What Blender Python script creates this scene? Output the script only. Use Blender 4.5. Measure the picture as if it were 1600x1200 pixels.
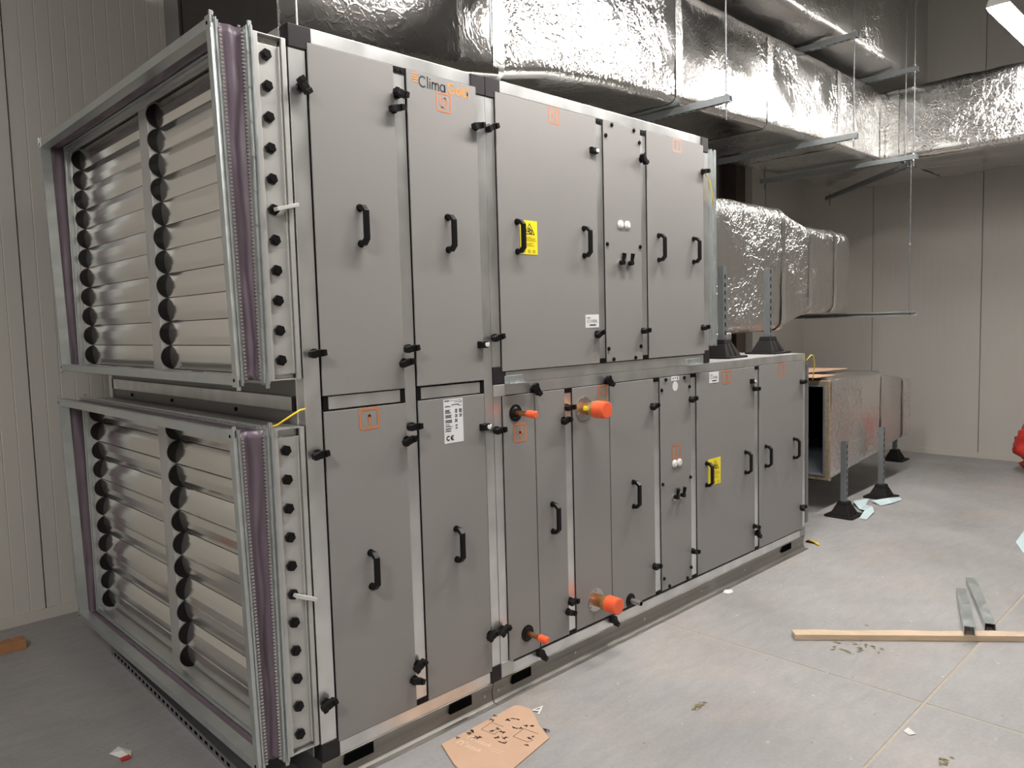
import bpy, bmesh, math, random
from mathutils import Vector, Matrix, noise

random.seed(7)
C = bpy.context.scene.collection
for o in list(bpy.data.objects):
    bpy.data.objects.remove(o)

# ------------------------------------------------------------------ camera
SC = bpy.context.scene
cam_d = bpy.data.cameras.new('camera'); cam = bpy.data.objects.new('camera', cam_d); C.objects.link(cam)
YAW, PITCH, ROLL, FPX = 0.79754, -0.07843, -0.02681, 1191.93
cam_d.sensor_width = 36; cam_d.sensor_fit = 'HORIZONTAL'; cam_d.lens = FPX / 1600 * 36
cam_d.clip_start = .05; cam_d.clip_end = 100
_f = Vector((math.cos(PITCH)*math.cos(YAW), math.cos(PITCH)*math.sin(YAW), math.sin(PITCH)))
_r = Vector((math.sin(YAW), -math.cos(YAW), 0)); _u = _r.cross(_f)
_c, _s = math.cos(ROLL), math.sin(ROLL)
_r2 = _c*_r + _s*_u; _u2 = -_s*_r + _c*_u
M = Matrix((( _r2.x, _u2.x, -_f.x, -1.27948), (_r2.y, _u2.y, -_f.y, -2.30699), (_r2.z, _u2.z, -_f.z, 1.6), (0,0,0,1)))
cam.matrix_world = M
SC.camera = cam

# ------------------------------------------------------------------ world, exposure, lamp strength
w = bpy.data.worlds.new('world'); SC.world = w; w.use_nodes = True
w.node_tree.nodes['Background'].inputs[0].default_value = (.9, .95, 1, 1)
w.node_tree.nodes['Background'].inputs[1].default_value = .02
SC.view_settings.view_transform = 'Standard'; SC.view_settings.look = 'None'
SC.view_settings.gamma = 1; SC.view_settings.use_curve_mapping = False
SC.view_settings.exposure = 0.0
LAMP_COL = (1, .965, .92); LAMP_L = 138
# tubes in a row over the aisle, then unseen ones added to brighten the left: (x start, x end, y, z, strength factor)
LAMPS = [(4.97, 6.47, -.80, 3.7, 1.0), (2.45, 3.95, -.80, 3.7, 1.0), (.25, 1.75, -.80, 3.7, .9), (-3.4, -1.9, -1.6, 3.6, 1.25), (-3.4, -1.9, -4.4, 3.6, .5)]

# ------------------------------------------------------------------ helpers
class MB:
    """collects shapes and links them as one mesh object"""
    def __init__(s): s.v = []; s.f = []; s.m = []; s.cm = 0; s.sm = []
    def mat(s, i): s.cm = i; return s
    def add(s, vs, fs, smooth=False):
        n = len(s.v); s.v += [tuple(p) for p in vs]
        for f in fs: s.f.append([n+i for i in f]); s.m.append(s.cm); s.sm.append(smooth)
        return s
    def box(s, x0, x1, y0, y1, z0, z1):
        return s.add([(x0,y0,z0),(x1,y0,z0),(x1,y1,z0),(x0,y1,z0),(x0,y0,z1),(x1,y0,z1),(x1,y1,z1),(x0,y1,z1)],
              [(0,3,2,1),(4,5,6,7),(0,1,5,4),(1,2,6,5),(2,3,7,6),(3,0,4,7)])
    def prism(s, poly, axis, a, b, smooth=False):
        """closed 2-D outline extruded along an axis; the outline is in the two other axes in order"""
        n = len(poly)
        def P(p, t):
            return (t, p[0], p[1]) if axis == 0 else ((p[0], t, p[1]) if axis == 1 else (p[0], p[1], t))
        vs = [P(p, a) for p in poly] + [P(p, b) for p in poly]
        fs = [(i, (i+1) % n, n+(i+1) % n, n+i) for i in range(n)] + [list(range(n))[::-1], list(range(n, 2*n))]
        return s.add(vs, fs, smooth)
    def cyl(s, p0, p1, r, n=16, r2=None, smooth=True):
        p0 = Vector(p0); p1 = Vector(p1); d = (p1-p0).normalized()
        a = d.orthogonal().normalized(); b = d.cross(a); r2 = r if r2 is None else r2
        vs = []
        for p, rr in ((p0, r), (p1, r2)):
            for i in range(n):
                t = 2*math.pi*i/n; vs.append(p + rr*(math.cos(t)*a + math.sin(t)*b))
        s.add(vs, [(i, (i+1) % n, n+(i+1) % n, n+i) for i in range(n)], smooth)
        return s.add(vs, [list(range(n))[::-1], list(range(n, 2*n))])
    def ngon(s, p0, p1, r, n=6, rot=0):
        return s.cyl(p0, p1, r, n, smooth=False)
    def tube(s, pts, r, n=8):
        pts = [Vector(p) for p in pts]; rings = []
        for i, p in enumerate(pts):
            d = (pts[min(i+1, len(pts)-1)] - pts[max(i-1, 0)]).normalized()
            a = d.cross(Vector((.13, .31, .94))).normalized(); b = d.cross(a)
            rings.append([p + r*(math.cos(2*math.pi*k/n)*a + math.sin(2*math.pi*k/n)*b) for k in range(n)])
        vs = [q for ring in rings for q in ring]
        fs = [(i*n+k, i*n+(k+1) % n, (i+1)*n+(k+1) % n, (i+1)*n+k) for i in range(len(pts)-1) for k in range(n)]
        fs += [list(range(n))[::-1], list(range((len(pts)-1)*n, len(pts)*n))]
        return s.add(vs, fs, True)
    def strokes(s, lines, wd, P):
        """flat ribbon drawn along 2-D polylines; P maps (a,b) to a point on the printed surface"""
        for ln in lines:
            ln = [Vector(p) for p in ln]; closed = len(ln) > 2 and (ln[0]-ln[-1]).length < 1e-6
            L, R = [], []
            for i, p in enumerate(ln):
                if closed: a = ln[(i-1) % (len(ln)-1)]; b = ln[(i+1) % (len(ln)-1)]
                else: a = ln[max(i-1, 0)]; b = ln[min(i+1, len(ln)-1)]
                d1 = (p-a).normalized() if (p-a).length > 1e-9 else (b-p).normalized()
                d2 = (b-p).normalized() if (b-p).length > 1e-9 else d1
                t = d1+d2
                t = t.normalized() if t.length > 1e-4 else d1
                nn = Vector((-t.y, t.x)); k = max(.5, nn.dot(Vector((-d1.y, d1.x))))
                q0 = p; 
                if not closed and i == 0: q0 = p - d2*wd*.3
                if not closed and i == len(ln)-1: q0 = p + d1*wd*.3
                L.append(P(*(q0+nn*wd/2/k))); R.append(P(*(q0-nn*wd/2/k)))
            n = len(ln)
            s.add(L+R, [(i, n+i, n+i+1, i+1) for i in range(n-1)])
        return s
    def build(s, name, mats, parent=None, loc=None, bevel=0, sharp=None, solid=0):
        base = WL.get(parent.name, Vector()) if parent else Vector()
        off = Vector(loc) if loc is not None else base
        me = bpy.data.meshes.new(name)
        me.from_pydata([tuple(Vector(p)-off) for p in s.v], [], s.f)
        mats = mats if isinstance(mats, (list, tuple)) else [mats]
        for m in mats: me.materials.append(m)
        me.polygons.foreach_set('material_index', s.m); me.polygons.foreach_set('use_smooth', s.sm)
        bm = bmesh.new(); bm.from_mesh(me); bmesh.ops.recalc_face_normals(bm, faces=bm.faces) if not getattr(s, 'keep', False) else None
        bm.to_mesh(me); bm.free(); me.update()
        o = bpy.data.objects.new(name, me); C.objects.link(o)
        if parent: o.parent = parent
        o.location = off - base; WL[o.name] = off.copy()
        if bevel:
            b = o.modifiers.new('bevel', 'BEVEL'); b.width = bevel; b.segments = 2; b.limit_method = 'ANGLE'
        if solid:
            b = o.modifiers.new('solid', 'SOLIDIFY'); b.thickness = solid
        return o
WL = {}

def tag(o, label, cat, group=None, kind=None):
    if label: o['label'] = label
    if cat: o['category'] = cat
    if group: o['group'] = group
    if kind: o['kind'] = kind
    return o
def thing(name, loc, label, cat, group=None):
    o = bpy.data.objects.new(name, None); C.objects.link(o); o.location = loc; o.empty_display_size = .1
    WL[o.name] = Vector(loc)
    return tag(o, label, cat, group)
def struct(o, label=None):
    o['kind'] = 'structure'
    if label: o['label'] = label
    return o
def inst(src, parent, loc, rot=None, name=None):
    """a copy of a mesh part placed at a world point under a thing"""
    o = bpy.data.objects.new(name or src.name.split('.')[0], src.data); C.objects.link(o)
    if parent: o.parent = parent
    o.location = Vector(loc) - (WL[parent.name] if parent else Vector()); WL[o.name] = Vector(loc)
    if rot: o.rotation_euler = rot
    for m in src.modifiers:
        if m.type == 'BEVEL':
            b = o.modifiers.new('bevel', 'BEVEL'); b.width = m.width; b.segments = m.segments; b.limit_method = 'ANGLE'
    return o

# ------------------------------------------------------------------ materials
def mat(name, col, metal=0, rough=.5, var=0, vscale=8, rvar=0, bump=0, bscale=40, stretch=None, detail=5, emit=None, spec=None):
    m = bpy.data.materials.new(name); m.use_nodes = True; nt = m.node_tree; N = nt.nodes; L = nt.links
    p = N['Principled BSDF']
    p.inputs['Base Color'].default_value = (*col, 1); p.inputs['Metallic'].default_value = metal; p.inputs['Roughness'].default_value = rough
    if spec is not None: p.inputs['Specular IOR Level'].default_value = spec
    if emit:
        p.inputs['Emission Color'].default_value = (*emit[0], 1); p.inputs['Emission Strength'].default_value = emit[1]
    if var or rvar or bump:
        tc = N.new('ShaderNodeTexCoord'); src = tc.outputs['Object']
        g = N.new('ShaderNodeNewGeometry'); src = g.outputs['Position']
        if stretch:
            mp = N.new('ShaderNodeMapping'); mp.inputs['Scale'].default_value = stretch; L.new(src, mp.inputs['Vector']); src = mp.outputs[0]
    if var or rvar:
        n = N.new('ShaderNodeTexNoise'); n.inputs['Scale'].default_value = vscale; n.inputs['Detail'].default_value = detail; L.new(src, n.inputs['Vector'])
        if var:
            r = N.new('ShaderNodeMapRange'); r.inputs[1].default_value = .12; r.inputs[2].default_value = .88
            r.inputs[3].default_value = 1-var; r.inputs[4].default_value = 1+var; L.new(n.outputs['Fac'], r.inputs[0])
            x = N.new('ShaderNodeVectorMath'); x.operation = 'SCALE'; x.inputs[0].default_value = col; L.new(r.outputs[0], x.inputs['Scale'])
            L.new(x.outputs[0], p.inputs['Base Color'])
        if rvar:
            r = N.new('ShaderNodeMapRange'); r.inputs[1].default_value = .3; r.inputs[2].default_value = .7
            r.inputs[3].default_value = max(.03, rough-rvar); r.inputs[4].default_value = rough+rvar; L.new(n.outputs['Fac'], r.inputs[0]); L.new(r.outputs[0], p.inputs['Roughness'])
    if bump:
        n2 = N.new('ShaderNodeTexNoise'); n2.inputs['Scale'].default_value = bscale; n2.inputs['Detail'].default_value = 4; L.new(src, n2.inputs['Vector'])
        b = N.new('ShaderNodeBump'); b.inputs['Strength'].default_value = bump; b.inputs['Distance'].default_value = .01
        L.new(n2.outputs['Fac'], b.inputs['Height']); L.new(b.outputs[0], p.inputs['Normal'])
    return m

def foil_mat(name, col=(.80, .79, .77), rough=.2, strength=.6, big=9, tint=0):
    m = bpy.data.materials.new(name); m.use_nodes = True; nt = m.node_tree; N = nt.nodes; L = nt.links
    p = N['Principled BSDF']; p.inputs['Metallic'].default_value = 1; p.inputs['Roughness'].default_value = rough
    p.inputs['Base Color'].default_value = (*col, 1)
    g = N.new('ShaderNodeNewGeometry')
    # crumpled regions: creases only here and there
    reg = N.new('ShaderNodeTexNoise'); reg.inputs['Scale'].default_value = 1.7; reg.inputs['Detail'].default_value = 2; L.new(g.outputs['Position'], reg.inputs['Vector'])
    rr = N.new('ShaderNodeMapRange'); rr.inputs[1].default_value = .40; rr.inputs[2].default_value = .62; rr.inputs[3].default_value = .09; L.new(reg.outputs['Fac'], rr.inputs[0])
    dn = N.new('ShaderNodeTexNoise'); dn.inputs['Scale'].default_value = 6; dn.inputs['Detail'].default_value = 3; L.new(g.outputs['Position'], dn.inputs['Vector'])
    mx = N.new('ShaderNodeVectorMath'); mx.operation = 'MULTIPLY_ADD'; L.new(dn.outputs['Color'], mx.inputs[0]); mx.inputs[1].default_value = (.22, .22, .22); L.new(g.outputs['Position'], mx.inputs[2])
    mp = N.new('ShaderNodeMapping'); mp.inputs['Scale'].default_value = (1, 1, .62); L.new(mx.outputs[0], mp.inputs['Vector'])
    vo = N.new('ShaderNodeTexVoronoi'); vo.feature = 'DISTANCE_TO_EDGE'; vo.inputs['Scale'].default_value = big; L.new(mp.outputs[0], vo.inputs['Vector'])
    cr = N.new('ShaderNodeMapRange'); cr.inputs[1].default_value = 0; cr.inputs[2].default_value = .09; cr.inputs[3].default_value = 1; cr.inputs[4].default_value = 0; L.new(vo.outputs['Distance'], cr.inputs[0])
    vo2 = N.new('ShaderNodeTexVoronoi'); vo2.feature = 'DISTANCE_TO_EDGE'; vo2.inputs['Scale'].default_value = big*3.1; L.new(mp.outputs[0], vo2.inputs['Vector'])
    cr2 = N.new('ShaderNodeMapRange'); cr2.inputs[1].default_value = 0; cr2.inputs[2].default_value = .16; cr2.inputs[3].default_value = .4; cr2.inputs[4].default_value = 0; L.new(vo2.outputs['Distance'], cr2.inputs[0])
    ad = N.new('ShaderNodeMath'); ad.operation = 'ADD'; L.new(cr.outputs[0], ad.inputs[0]); L.new(cr2.outputs[0], ad.inputs[1])
    mu = N.new('ShaderNodeMath'); mu.operation = 'MULTIPLY'; L.new(ad.outputs[0], mu.inputs[0]); L.new(rr.outputs[0], mu.inputs[1])
    fi = N.new('ShaderNodeTexNoise'); fi.inputs['Scale'].default_value = 28; fi.inputs['Detail'].default_value = 5; L.new(g.outputs['Position'], fi.inputs['Vector'])
    fm = N.new('ShaderNodeMath'); fm.operation = 'MULTIPLY_ADD'; L.new(fi.outputs['Fac'], fm.inputs[0]); fm.inputs[1].default_value = .22; L.new(mu.outputs[0], fm.inputs[2])
    b = N.new('ShaderNodeBump'); b.inputs['Strength'].default_value = strength; b.inputs['Distance'].default_value = .012
    L.new(fm.outputs[0], b.inputs['Height']); L.new(b.outputs[0], p.inputs['Normal'])
    return m

m_door = mat('grey_powder_coat', (.245, .234, .229), 0, .40, var=.05, vscale=1.5, bump=.03, bscale=600)
m_alu = mat('brushed_aluminium', (.78, .78, .78), .95, .33, var=.2, vscale=6, rvar=.03, stretch=(1.4, 1.4, 1), detail=1.5)
m_alu_dull = mat('dull_aluminium_web', (.53, .525, .51), .6, .42, var=.06, vscale=5)
m_blade = mat('polished_aluminium_blade', (.86, .84, .80), .92, .16, var=.03, vscale=4, rvar=.04, stretch=(1, .4, 2), detail=1.5)
m_galv = mat('galvanised_steel', (.50, .53, .53), .8, .36, var=.14, vscale=18, rvar=.08)
m_galv_dark = mat('dark_galvanised_steel', (.25, .26, .27), .7, .42, var=.14, vscale=10, rvar=.08)
m_strut = mat('blue_grey_strut_steel', (.30, .325, .335), .75, .4, var=.12, vscale=9)  # blue-grey tone, darker than the plain galvanised steel
m_crank = mat('bright_crank_bar', (.60, .59, .57), .3, .4)
m_rod = mat('dark_zinc_rod', (.16, .17, .18), .6, .5)
m_rail = mat('base_rail_steel', (.28, .265, .245), .9, .42, var=.12, vscale=6, rvar=.06, stretch=(.6, 2, 2))
m_black = mat('black_plastic', (.006, .0055, .006), 0, .36, var=.2, vscale=20, spec=.22)
m_blackc = mat('charcoal_plastic_corner', (.022, .018, .020), 0, .45, var=.1, vscale=20, spec=.25)
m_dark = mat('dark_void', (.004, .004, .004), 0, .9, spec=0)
m_rubber = mat('black_rubber_foot', (.010, .008, .008), 0, .6, var=.3, vscale=30, bump=.1, bscale=150, spec=.25)
m_canvas = mat('purple_flexible_fabric', (.128, .095, .122), 0, .42, var=.12, vscale=9)
m_foil = foil_mat('crumpled_aluminium_foil', (.80, .79, .775), .15, .20, 17)
m_foil_left = foil_mat('flat_foil_shade_tone', (.46, .44, .42), .10, .045, 15)  # darker foil colour paints in the unlit left end of the duct
m_foil2 = foil_mat('matt_aluminium_foil', (.70, .685, .665), .28, .5, 16)
m_foil3 = foil_mat('smooth_foil_wrap', (.80, .785, .765), .27, .42, 12)
m_foil_dark = foil_mat('dull_foil', (.60, .58, .56), .30, .4, 14)
m_enddark = mat('dark_insulation_end', (.035, .032, .030), 0, .8, var=.2, vscale=12)
m_tape = mat('foil_tape', (.78, .77, .75), 1, .26, var=.06, vscale=14, bump=.35, bscale=45)
m_wool = mat('mineral_wool_edge', (.25, .20, .14), 0, .9, var=.4, vscale=40, bump=.6, bscale=60)
m_inner = mat('duct_inner_sheet', (.20, .215, .24), .4, .5, var=.1, vscale=4)
m_orange = mat('orange_plastic_cap', (.90, .13, .045), 0, .38, var=.06, vscale=30)
m_print_or = mat('orange_print', (.62, .17, .045), 0, .5); m_print_fade = mat('faded_orange_print', (.47, .18, .08), 0, .5); m_print_pink = mat('pale_orange_print', (.46, .27, .20), 0, .5)
m_print_gold = mat('gold_orange_print', (.74, .24, .03), 0, .45)
m_print_blk = mat('black_print', (.012, .012, .014), 0, .5)
m_label_w = mat('white_label', (.72, .72, .74), 0, .4)
m_label_y = mat('yellow_label', (.86, .70, .02), 0, .38)
m_white = mat('white_plastic', (.72, .71, .69), 0, .35)
m_copper = mat('copper_pipe', (.58, .25, .11), .9, .30, var=.2, vscale=25, rvar=.08)
m_brass = mat('brass_fitting', (.62, .46, .19), .9, .28, var=.15, vscale=30)
m_steel = mat('stainless_tube', (.55, .53, .51), .9, .3)
m_yellow = mat('yellow_cable', (.80, .56, .03), 0, .4)
m_panel = mat('cream_sandwich_panel', (.53, .505, .465), 0, .46, var=.03, vscale=1.2)
m_skirt = mat('cream_wall_flashing', (.53, .50, .45), 0, .45, var=.03, vscale=3)
m_ceil = mat('dark_ceiling_sheet', (.07, .066, .062), 0, .6, var=.08, vscale=1)
m_colg = mat('grey_painted_steel', (.28, .275, .275), .1, .5)
m_colb = mat('brown_boxout_shade', (.085, .058, .048), 0, .6, var=.2, vscale=8)
m_wood = mat('pine_timber', (.58, .44, .31), 0, .62, var=.22, vscale=9, stretch=(1, 1, 6), bump=.2, bscale=50)
m_wood2 = mat('orange_pine_offcut', (.36, .17, .07), 0, .6, var=.25, vscale=14)
m_card = mat('brown_cardboard', (.53, .345, .235), 0, .72, var=.06, vscale=7, bump=.06, bscale=90)
m_cardprint = mat('pale_card_print', (.66, .50, .39), 0, .7)
m_cardink = mat('marker_ink', (.06, .03, .02), 0, .7)
m_paper = mat('pale_blue_paper', (.52, .63, .66), 0, .6, var=.06, vscale=12)
m_pwhite = mat('white_paper', (.70, .69, .67), 0, .6)
m_red = mat('red_plastic_film', (.50, .035, .025), 0, .28, var=.3, vscale=14)
m_leaf = mat('dry_leaf', (.30, .25, .13), 0, .8, var=.3, vscale=40)
m_emit = mat('lamp_diffuser', (.9, .9, .9), 0, .4, emit=(LAMP_COL, LAMP_L))
m_lampbody = mat('white_lamp_housing', (.75, .74, .72), 0, .4)

def floor_material():
    m = bpy.data.materials.new('power_floated_concrete'); m.use_nodes = True; nt = m.node_tree; N = nt.nodes; L = nt.links
    p = N['Principled BSDF']; g = N.new('ShaderNodeNewGeometry')
    def nz(s, d, lo, hi, a, b, dist=0, vec=None):
        n = N.new('ShaderNodeTexNoise'); n.inputs['Scale'].default_value = s; n.inputs['Detail'].default_value = d; n.inputs['Distortion'].default_value = dist
        L.new(vec or g.outputs['Position'], n.inputs['Vector'])
        r = N.new('ShaderNodeMapRange'); r.inputs[1].default_value = lo; r.inputs[2].default_value = hi; r.inputs[3].default_value = a; r.inputs[4].default_value = b
        L.new(n.outputs['Fac'], r.inputs[0]); return r.outputs[0]
    mp = N.new('ShaderNodeMapping'); mp.inputs['Rotation'].default_value = (0, 0, .7); mp.inputs['Scale'].default_value = (1, 3.2, 1); L.new(g.outputs['Position'], mp.inputs['Vector'])
    a = nz(.9, 4, .3, .7, .84, 1.13, .6); b = nz(7, 6, .3, .7, .94, 1.06, .4, mp.outputs[0]); c = nz(60, 3, .3, .7, .95, 1.05)
    # small dark specks and pale plaster spots with a shape of their own
    vo = N.new('ShaderNodeTexVoronoi'); vo.inputs['Scale'].default_value = 9; L.new(g.outputs['Position'], vo.inputs['Vector'])
    sp = N.new('ShaderNodeMapRange'); sp.inputs[1].default_value = .035; sp.inputs[2].default_value = .06; sp.inputs[3].default_value = .62; sp.inputs[4].default_value = 1; L.new(vo.outputs['Distance'], sp.inputs[0])
    def mul(x, y):
        k = N.new('ShaderNodeMath'); k.operation = 'MULTIPLY'; L.new(x, k.inputs[0]); L.new(y, k.inputs[1]); return k.outputs[0]
    f = mul(mul(a, b), mul(c, sp.outputs[0]))
    mixc = N.new('ShaderNodeMix'); mixc.data_type = 'RGBA'; mixc.inputs[6].default_value = (.298, .290, .287, 1); mixc.inputs[7].default_value = (.335, .302, .275, 1)
    L.new(nz(1.6, 5, .52, .72, 0, .8, .5), mixc.inputs[0])
    x = N.new('ShaderNodeVectorMath'); x.operation = 'SCALE'; L.new(mixc.outputs[2], x.inputs[0]); L.new(f, x.inputs['Scale']); L.new(x.outputs[0], p.inputs['Base Color'])
    L.new(nz(3, 5, .3, .7, .42, .62, .5), p.inputs['Roughness'])
    bn = N.new('ShaderNodeTexNoise'); bn.inputs['Scale'].default_value = 35; bn.inputs['Detail'].default_value = 6; L.new(g.outputs['Position'], bn.inputs['Vector'])
    bu = N.new('ShaderNodeBump'); bu.inputs['Strength'].default_value = .12; bu.inputs['Distance'].default_value = .004; L.new(bn.outputs['Fac'], bu.inputs['Height']); L.new(bu.outputs[0], p.inputs['Normal'])
    return m
m_floor = floor_material()
m_joint = mat('sandy_joint_filler', (.40, .35, .29), 0, .8, var=.15, vscale=25)

# ------------------------------------------------------------------ setting
XW0, XW1, YW0, YW1, ZC = -5.0, 8.14, -6.5, 2.6, 5.3
fl = struct(MB().box(XW0, XW1, YW0, YW1, -.12, -.0015).build('floor', m_joint), 'grey power-floated concrete floor with sandy saw-cut joints')
gap = .006
for xa, xb in ((XW0, 2.02-gap), (2.02+gap, XW1)):
    for ya, yb in ((YW0, -1.303-gap), (-1.303+gap, YW1)):
        struct(MB().box(xa, xb, ya, yb, -.0015, 0).build('floor_slab', m_floor, fl))
struct(MB().box(XW0, XW1, YW0, YW1, ZC, ZC+.1).build('ceiling', m_ceil), 'dark grey ceiling above the ducts')

def panel_wall(name, label, axis, pos, a0, a1, seam, pitch, face, zt=ZC, rib=.0022):
    """sandwich-panel wall: one piece per panel with fine ribs pressed in its face, joints recessed; face=+1/-1 gives the room side"""
    back = pos + (-.06 if face > 0 else .06)
    core = MB()
    lo, hi = sorted((back, back-.03*face))
    if axis == 0: core.box(lo, hi, a0, a1, 0, zt)
    else: core.box(a0, a1, lo, hi, 0, zt)
    wl = struct(core.build(name, m_panel), label)
    k = math.floor((a0-seam)/pitch)
    while seam + k*pitch < a1:
        s0 = max(a0, seam+k*pitch+.0025); s1 = min(a1, seam+(k+1)*pitch-.0025); k += 1
        if s1-s0 < .02: continue
        pts = [(s0, pos-.006*face), (s0+.004, pos)]
        n = max(1, int((s1-s0)/.075)); st = (s1-s0)/n
        for i in range(1, n):
            t = s0+i*st
            pts += [(t-.004, pos), (t-.001, pos-rib*face), (t+.001, pos-rib*face), (t+.004, pos)]
        pts += [(s1-.004, pos), (s1, pos-.006*face), (s1, back), (s0, back)]
        poly = [(q, p) for p, q in pts] if axis == 0 else pts
        struct(MB().prism(poly, 2, 0, zt).build('wall_panel', m_panel, wl))
    return wl
panel_wall('wall_back', 'cream ribbed sandwich-panel wall behind the air handling unit', 1, YW1, XW0, 6.83, -.24, 1.13, -1)
panel_wall('wall_right', 'cream ribbed sandwich-panel wall at the far right', 0, XW1, YW0, YW1, .06, 1.134, -1, rib=.0008)
panel_wall('wall_left', 'cream sandwich-panel wall outside the left of the photo', 0, XW0, YW0, YW1, .3, 1.13, 1)
panel_wall('wall_front', 'cream sandwich-panel wall behind the photographer', 1, YW0, XW0, XW1, .3, 1.13, 1)
struct(MB().box(6.83, XW1, 2.03, YW1, 0, ZC).build('wall_nib', m_panel), 'cream wall box-out in the far corner behind the foil ducts')
# floor flashings
for nm, b in (('baseboard_back', (XW0, 6.83, YW1-.012, YW1, 0, .06)), ('baseboard_right', (XW1-.012, XW1, YW0, 2.03, 0, .06))):
    struct(MB().box(*b).build(nm, m_skirt))
# steel column, then a brown upright coloured as the box-out's shaded side
c = MB(); c.box(.62, .64, 2.36, 2.6, 0, ZC); c.box(.80, .82, 2.36, 2.6, 0, ZC); c.box(.64, .80, 2.47, 2.485, 0, ZC)
tag(c.build('wall_upright', m_colg), 'grey painted steel column rising against the back wall behind the louvers', 'column')
c = MB(); c.box(6.60, 6.80, 2.10, 2.115, 0, ZC); c.box(6.60, 6.80, 2.30, 2.315, 0, ZC); c.box(6.69, 6.71, 2.115, 2.30, 0, ZC)
tag(c.build('wall_upright', m_colb), 'brown upright standing in for the shaded side of the far corner box-out', 'column')

# lamps
for i, (xa, xb, y, z, k) in enumerate(LAMPS):
    lab = ['linear ceiling lamp glowing in the top right corner', 'linear ceiling lamp over the aisle above the middle of the unit',
           'linear ceiling lamp over the aisle in front of the doors with the logo', 'added unseen lamp brightening the louvers and wall at the left end', 'added unseen lamp giving fill light from the left rear'][i]
    t = thing('ceiling_lamp', (.5*(xa+xb), y, z), lab, 'lamp', 'linear lamps over the plant room')
    hb = MB(); hb.prism([(y-.075, z+.004), (y+.075, z+.004), (y+.06, z+.05), (y+.025, z+.075), (y-.025, z+.075), (y-.06, z+.05)], 0, xa, xb)
    hb.build('housing', m_lampbody, t, bevel=.003)
    em = m_emit if k == 1 else mat('lamp_diffuser_dim', (.9, .9, .9), 0, .4, emit=(LAMP_COL, LAMP_L*k))
    d = MB(); d.prism([(y-.07, z+.004), (y-.06, z-.018), (y-.03, z-.028), (y+.03, z-.028), (y+.06, z-.018), (y+.07, z+.004)], 0, xa+.01, xb-.01)
    d.build('diffuser', em, t)
    for xx in (xa+.25, xb-.25):
        MB().cyl((xx, y, z+.07), (xx, y, ZC), .003, 6).build('suspension_wire', m_galv, t)

# ------------------------------------------------------------------ air handling unit: shared small parts
FY = 0.0; DEP = 2.03; DOORY = -.007
def handle_mesh():
    b = MB(); h = .07
    out = [(0,-h),(-.026,-h),(-.046,-h+.020),(-.046,h-.020),(-.026,h),(0,h)]
    inn = [(0,h-.016),(-.021,h-.016),(-.033,h-.026),(-.033,-h+.026),(-.021,-h+.016),(0,-h+.016)]
    b.prism(out+inn, 0, -.0105, .0105)
    for s in (-1, 1): b.cyl((0, 0, s*(h-.008)), (0, -.004, s*(h-.008)), .0135, 12)
    return b
def knob_mesh():
    b = MB(); b.cyl((0,0,0), (0,-.012,0), .0165, 16); b.cyl((0,-.012,0), (0,-.026,0), .0125, 14)
    b.prism([(-.028,-.008),(-.024,-.011),(0,-.0125),(.024,-.011),(.028,-.008),(.028,.008),(.024,.011),(0,.0125),(-.024,.011),(-.028,.008)], 1, -.037, -.016)
    b.prism([(-.030,-.010),(-.014,-.012),(-.014,.012),(-.030,.010)], 1, -.042, -.033)
    b.prism([(.014,-.012),(.030,-.010),(.030,.010),(.014,.012)], 1, -.042, -.033)
    return b
def hinge_mesh():
    b = MB(); b.box(-.030, .016, -.024, 0, -.014, .014); b.box(-.030, -.012, -.028, -.024, -.011, .011)
    b.mat(1).cyl((.016, -.013, 0), (.024, -.013, 0), .010, 12); b.cyl((.006, -.024, 0), (.006, -.029, 0), .009, 12)
    return b
H0 = handle_mesh().build('handle', m_black); K0 = knob_mesh().build('latch_knob', m_black); G0 = hinge_mesh().build('hinge_block', [m_black, m_white])
for o in (H0, K0, G0): C.objects.unlink(o)
for o, bw in ((H0, .002), (K0, .0015), (G0, .002)):
    b = o.modifiers.new('bevel', 'BEVEL'); b.width = bw; b.segments = 2; b.limit_method = 'ANGLE'

def part_box(name, m, parent, x0, x1, y0, y1, z0, z1, bevel=.0015):
    return MB().box(x0, x1, y0, y1, z0, z1).build(name, m, parent, bevel=bevel)
def XZ(y): return lambda a, b: (a, y, b)
def arc(cx, cz, rx, rz, a0, a1, n=14):
    return [(cx+rx*math.cos(math.radians(a0+(a1-a0)*i/n)), cz+rz*math.sin(math.radians(a0+(a1-a0)*i/n))) for i in range(n+1)]
def rrect(x0, x1, z0, z1, r):
    p = arc(x1-r, z1-r, r, r, 0, 90, 4)+arc(x0+r, z1-r, r, r, 90, 180, 4)+arc(x0+r, z0+r, r, r, 180, 270, 4)+arc(x1-r, z0+r, r, r, 270, 360, 4)
    return p+[p[0]]

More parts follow.
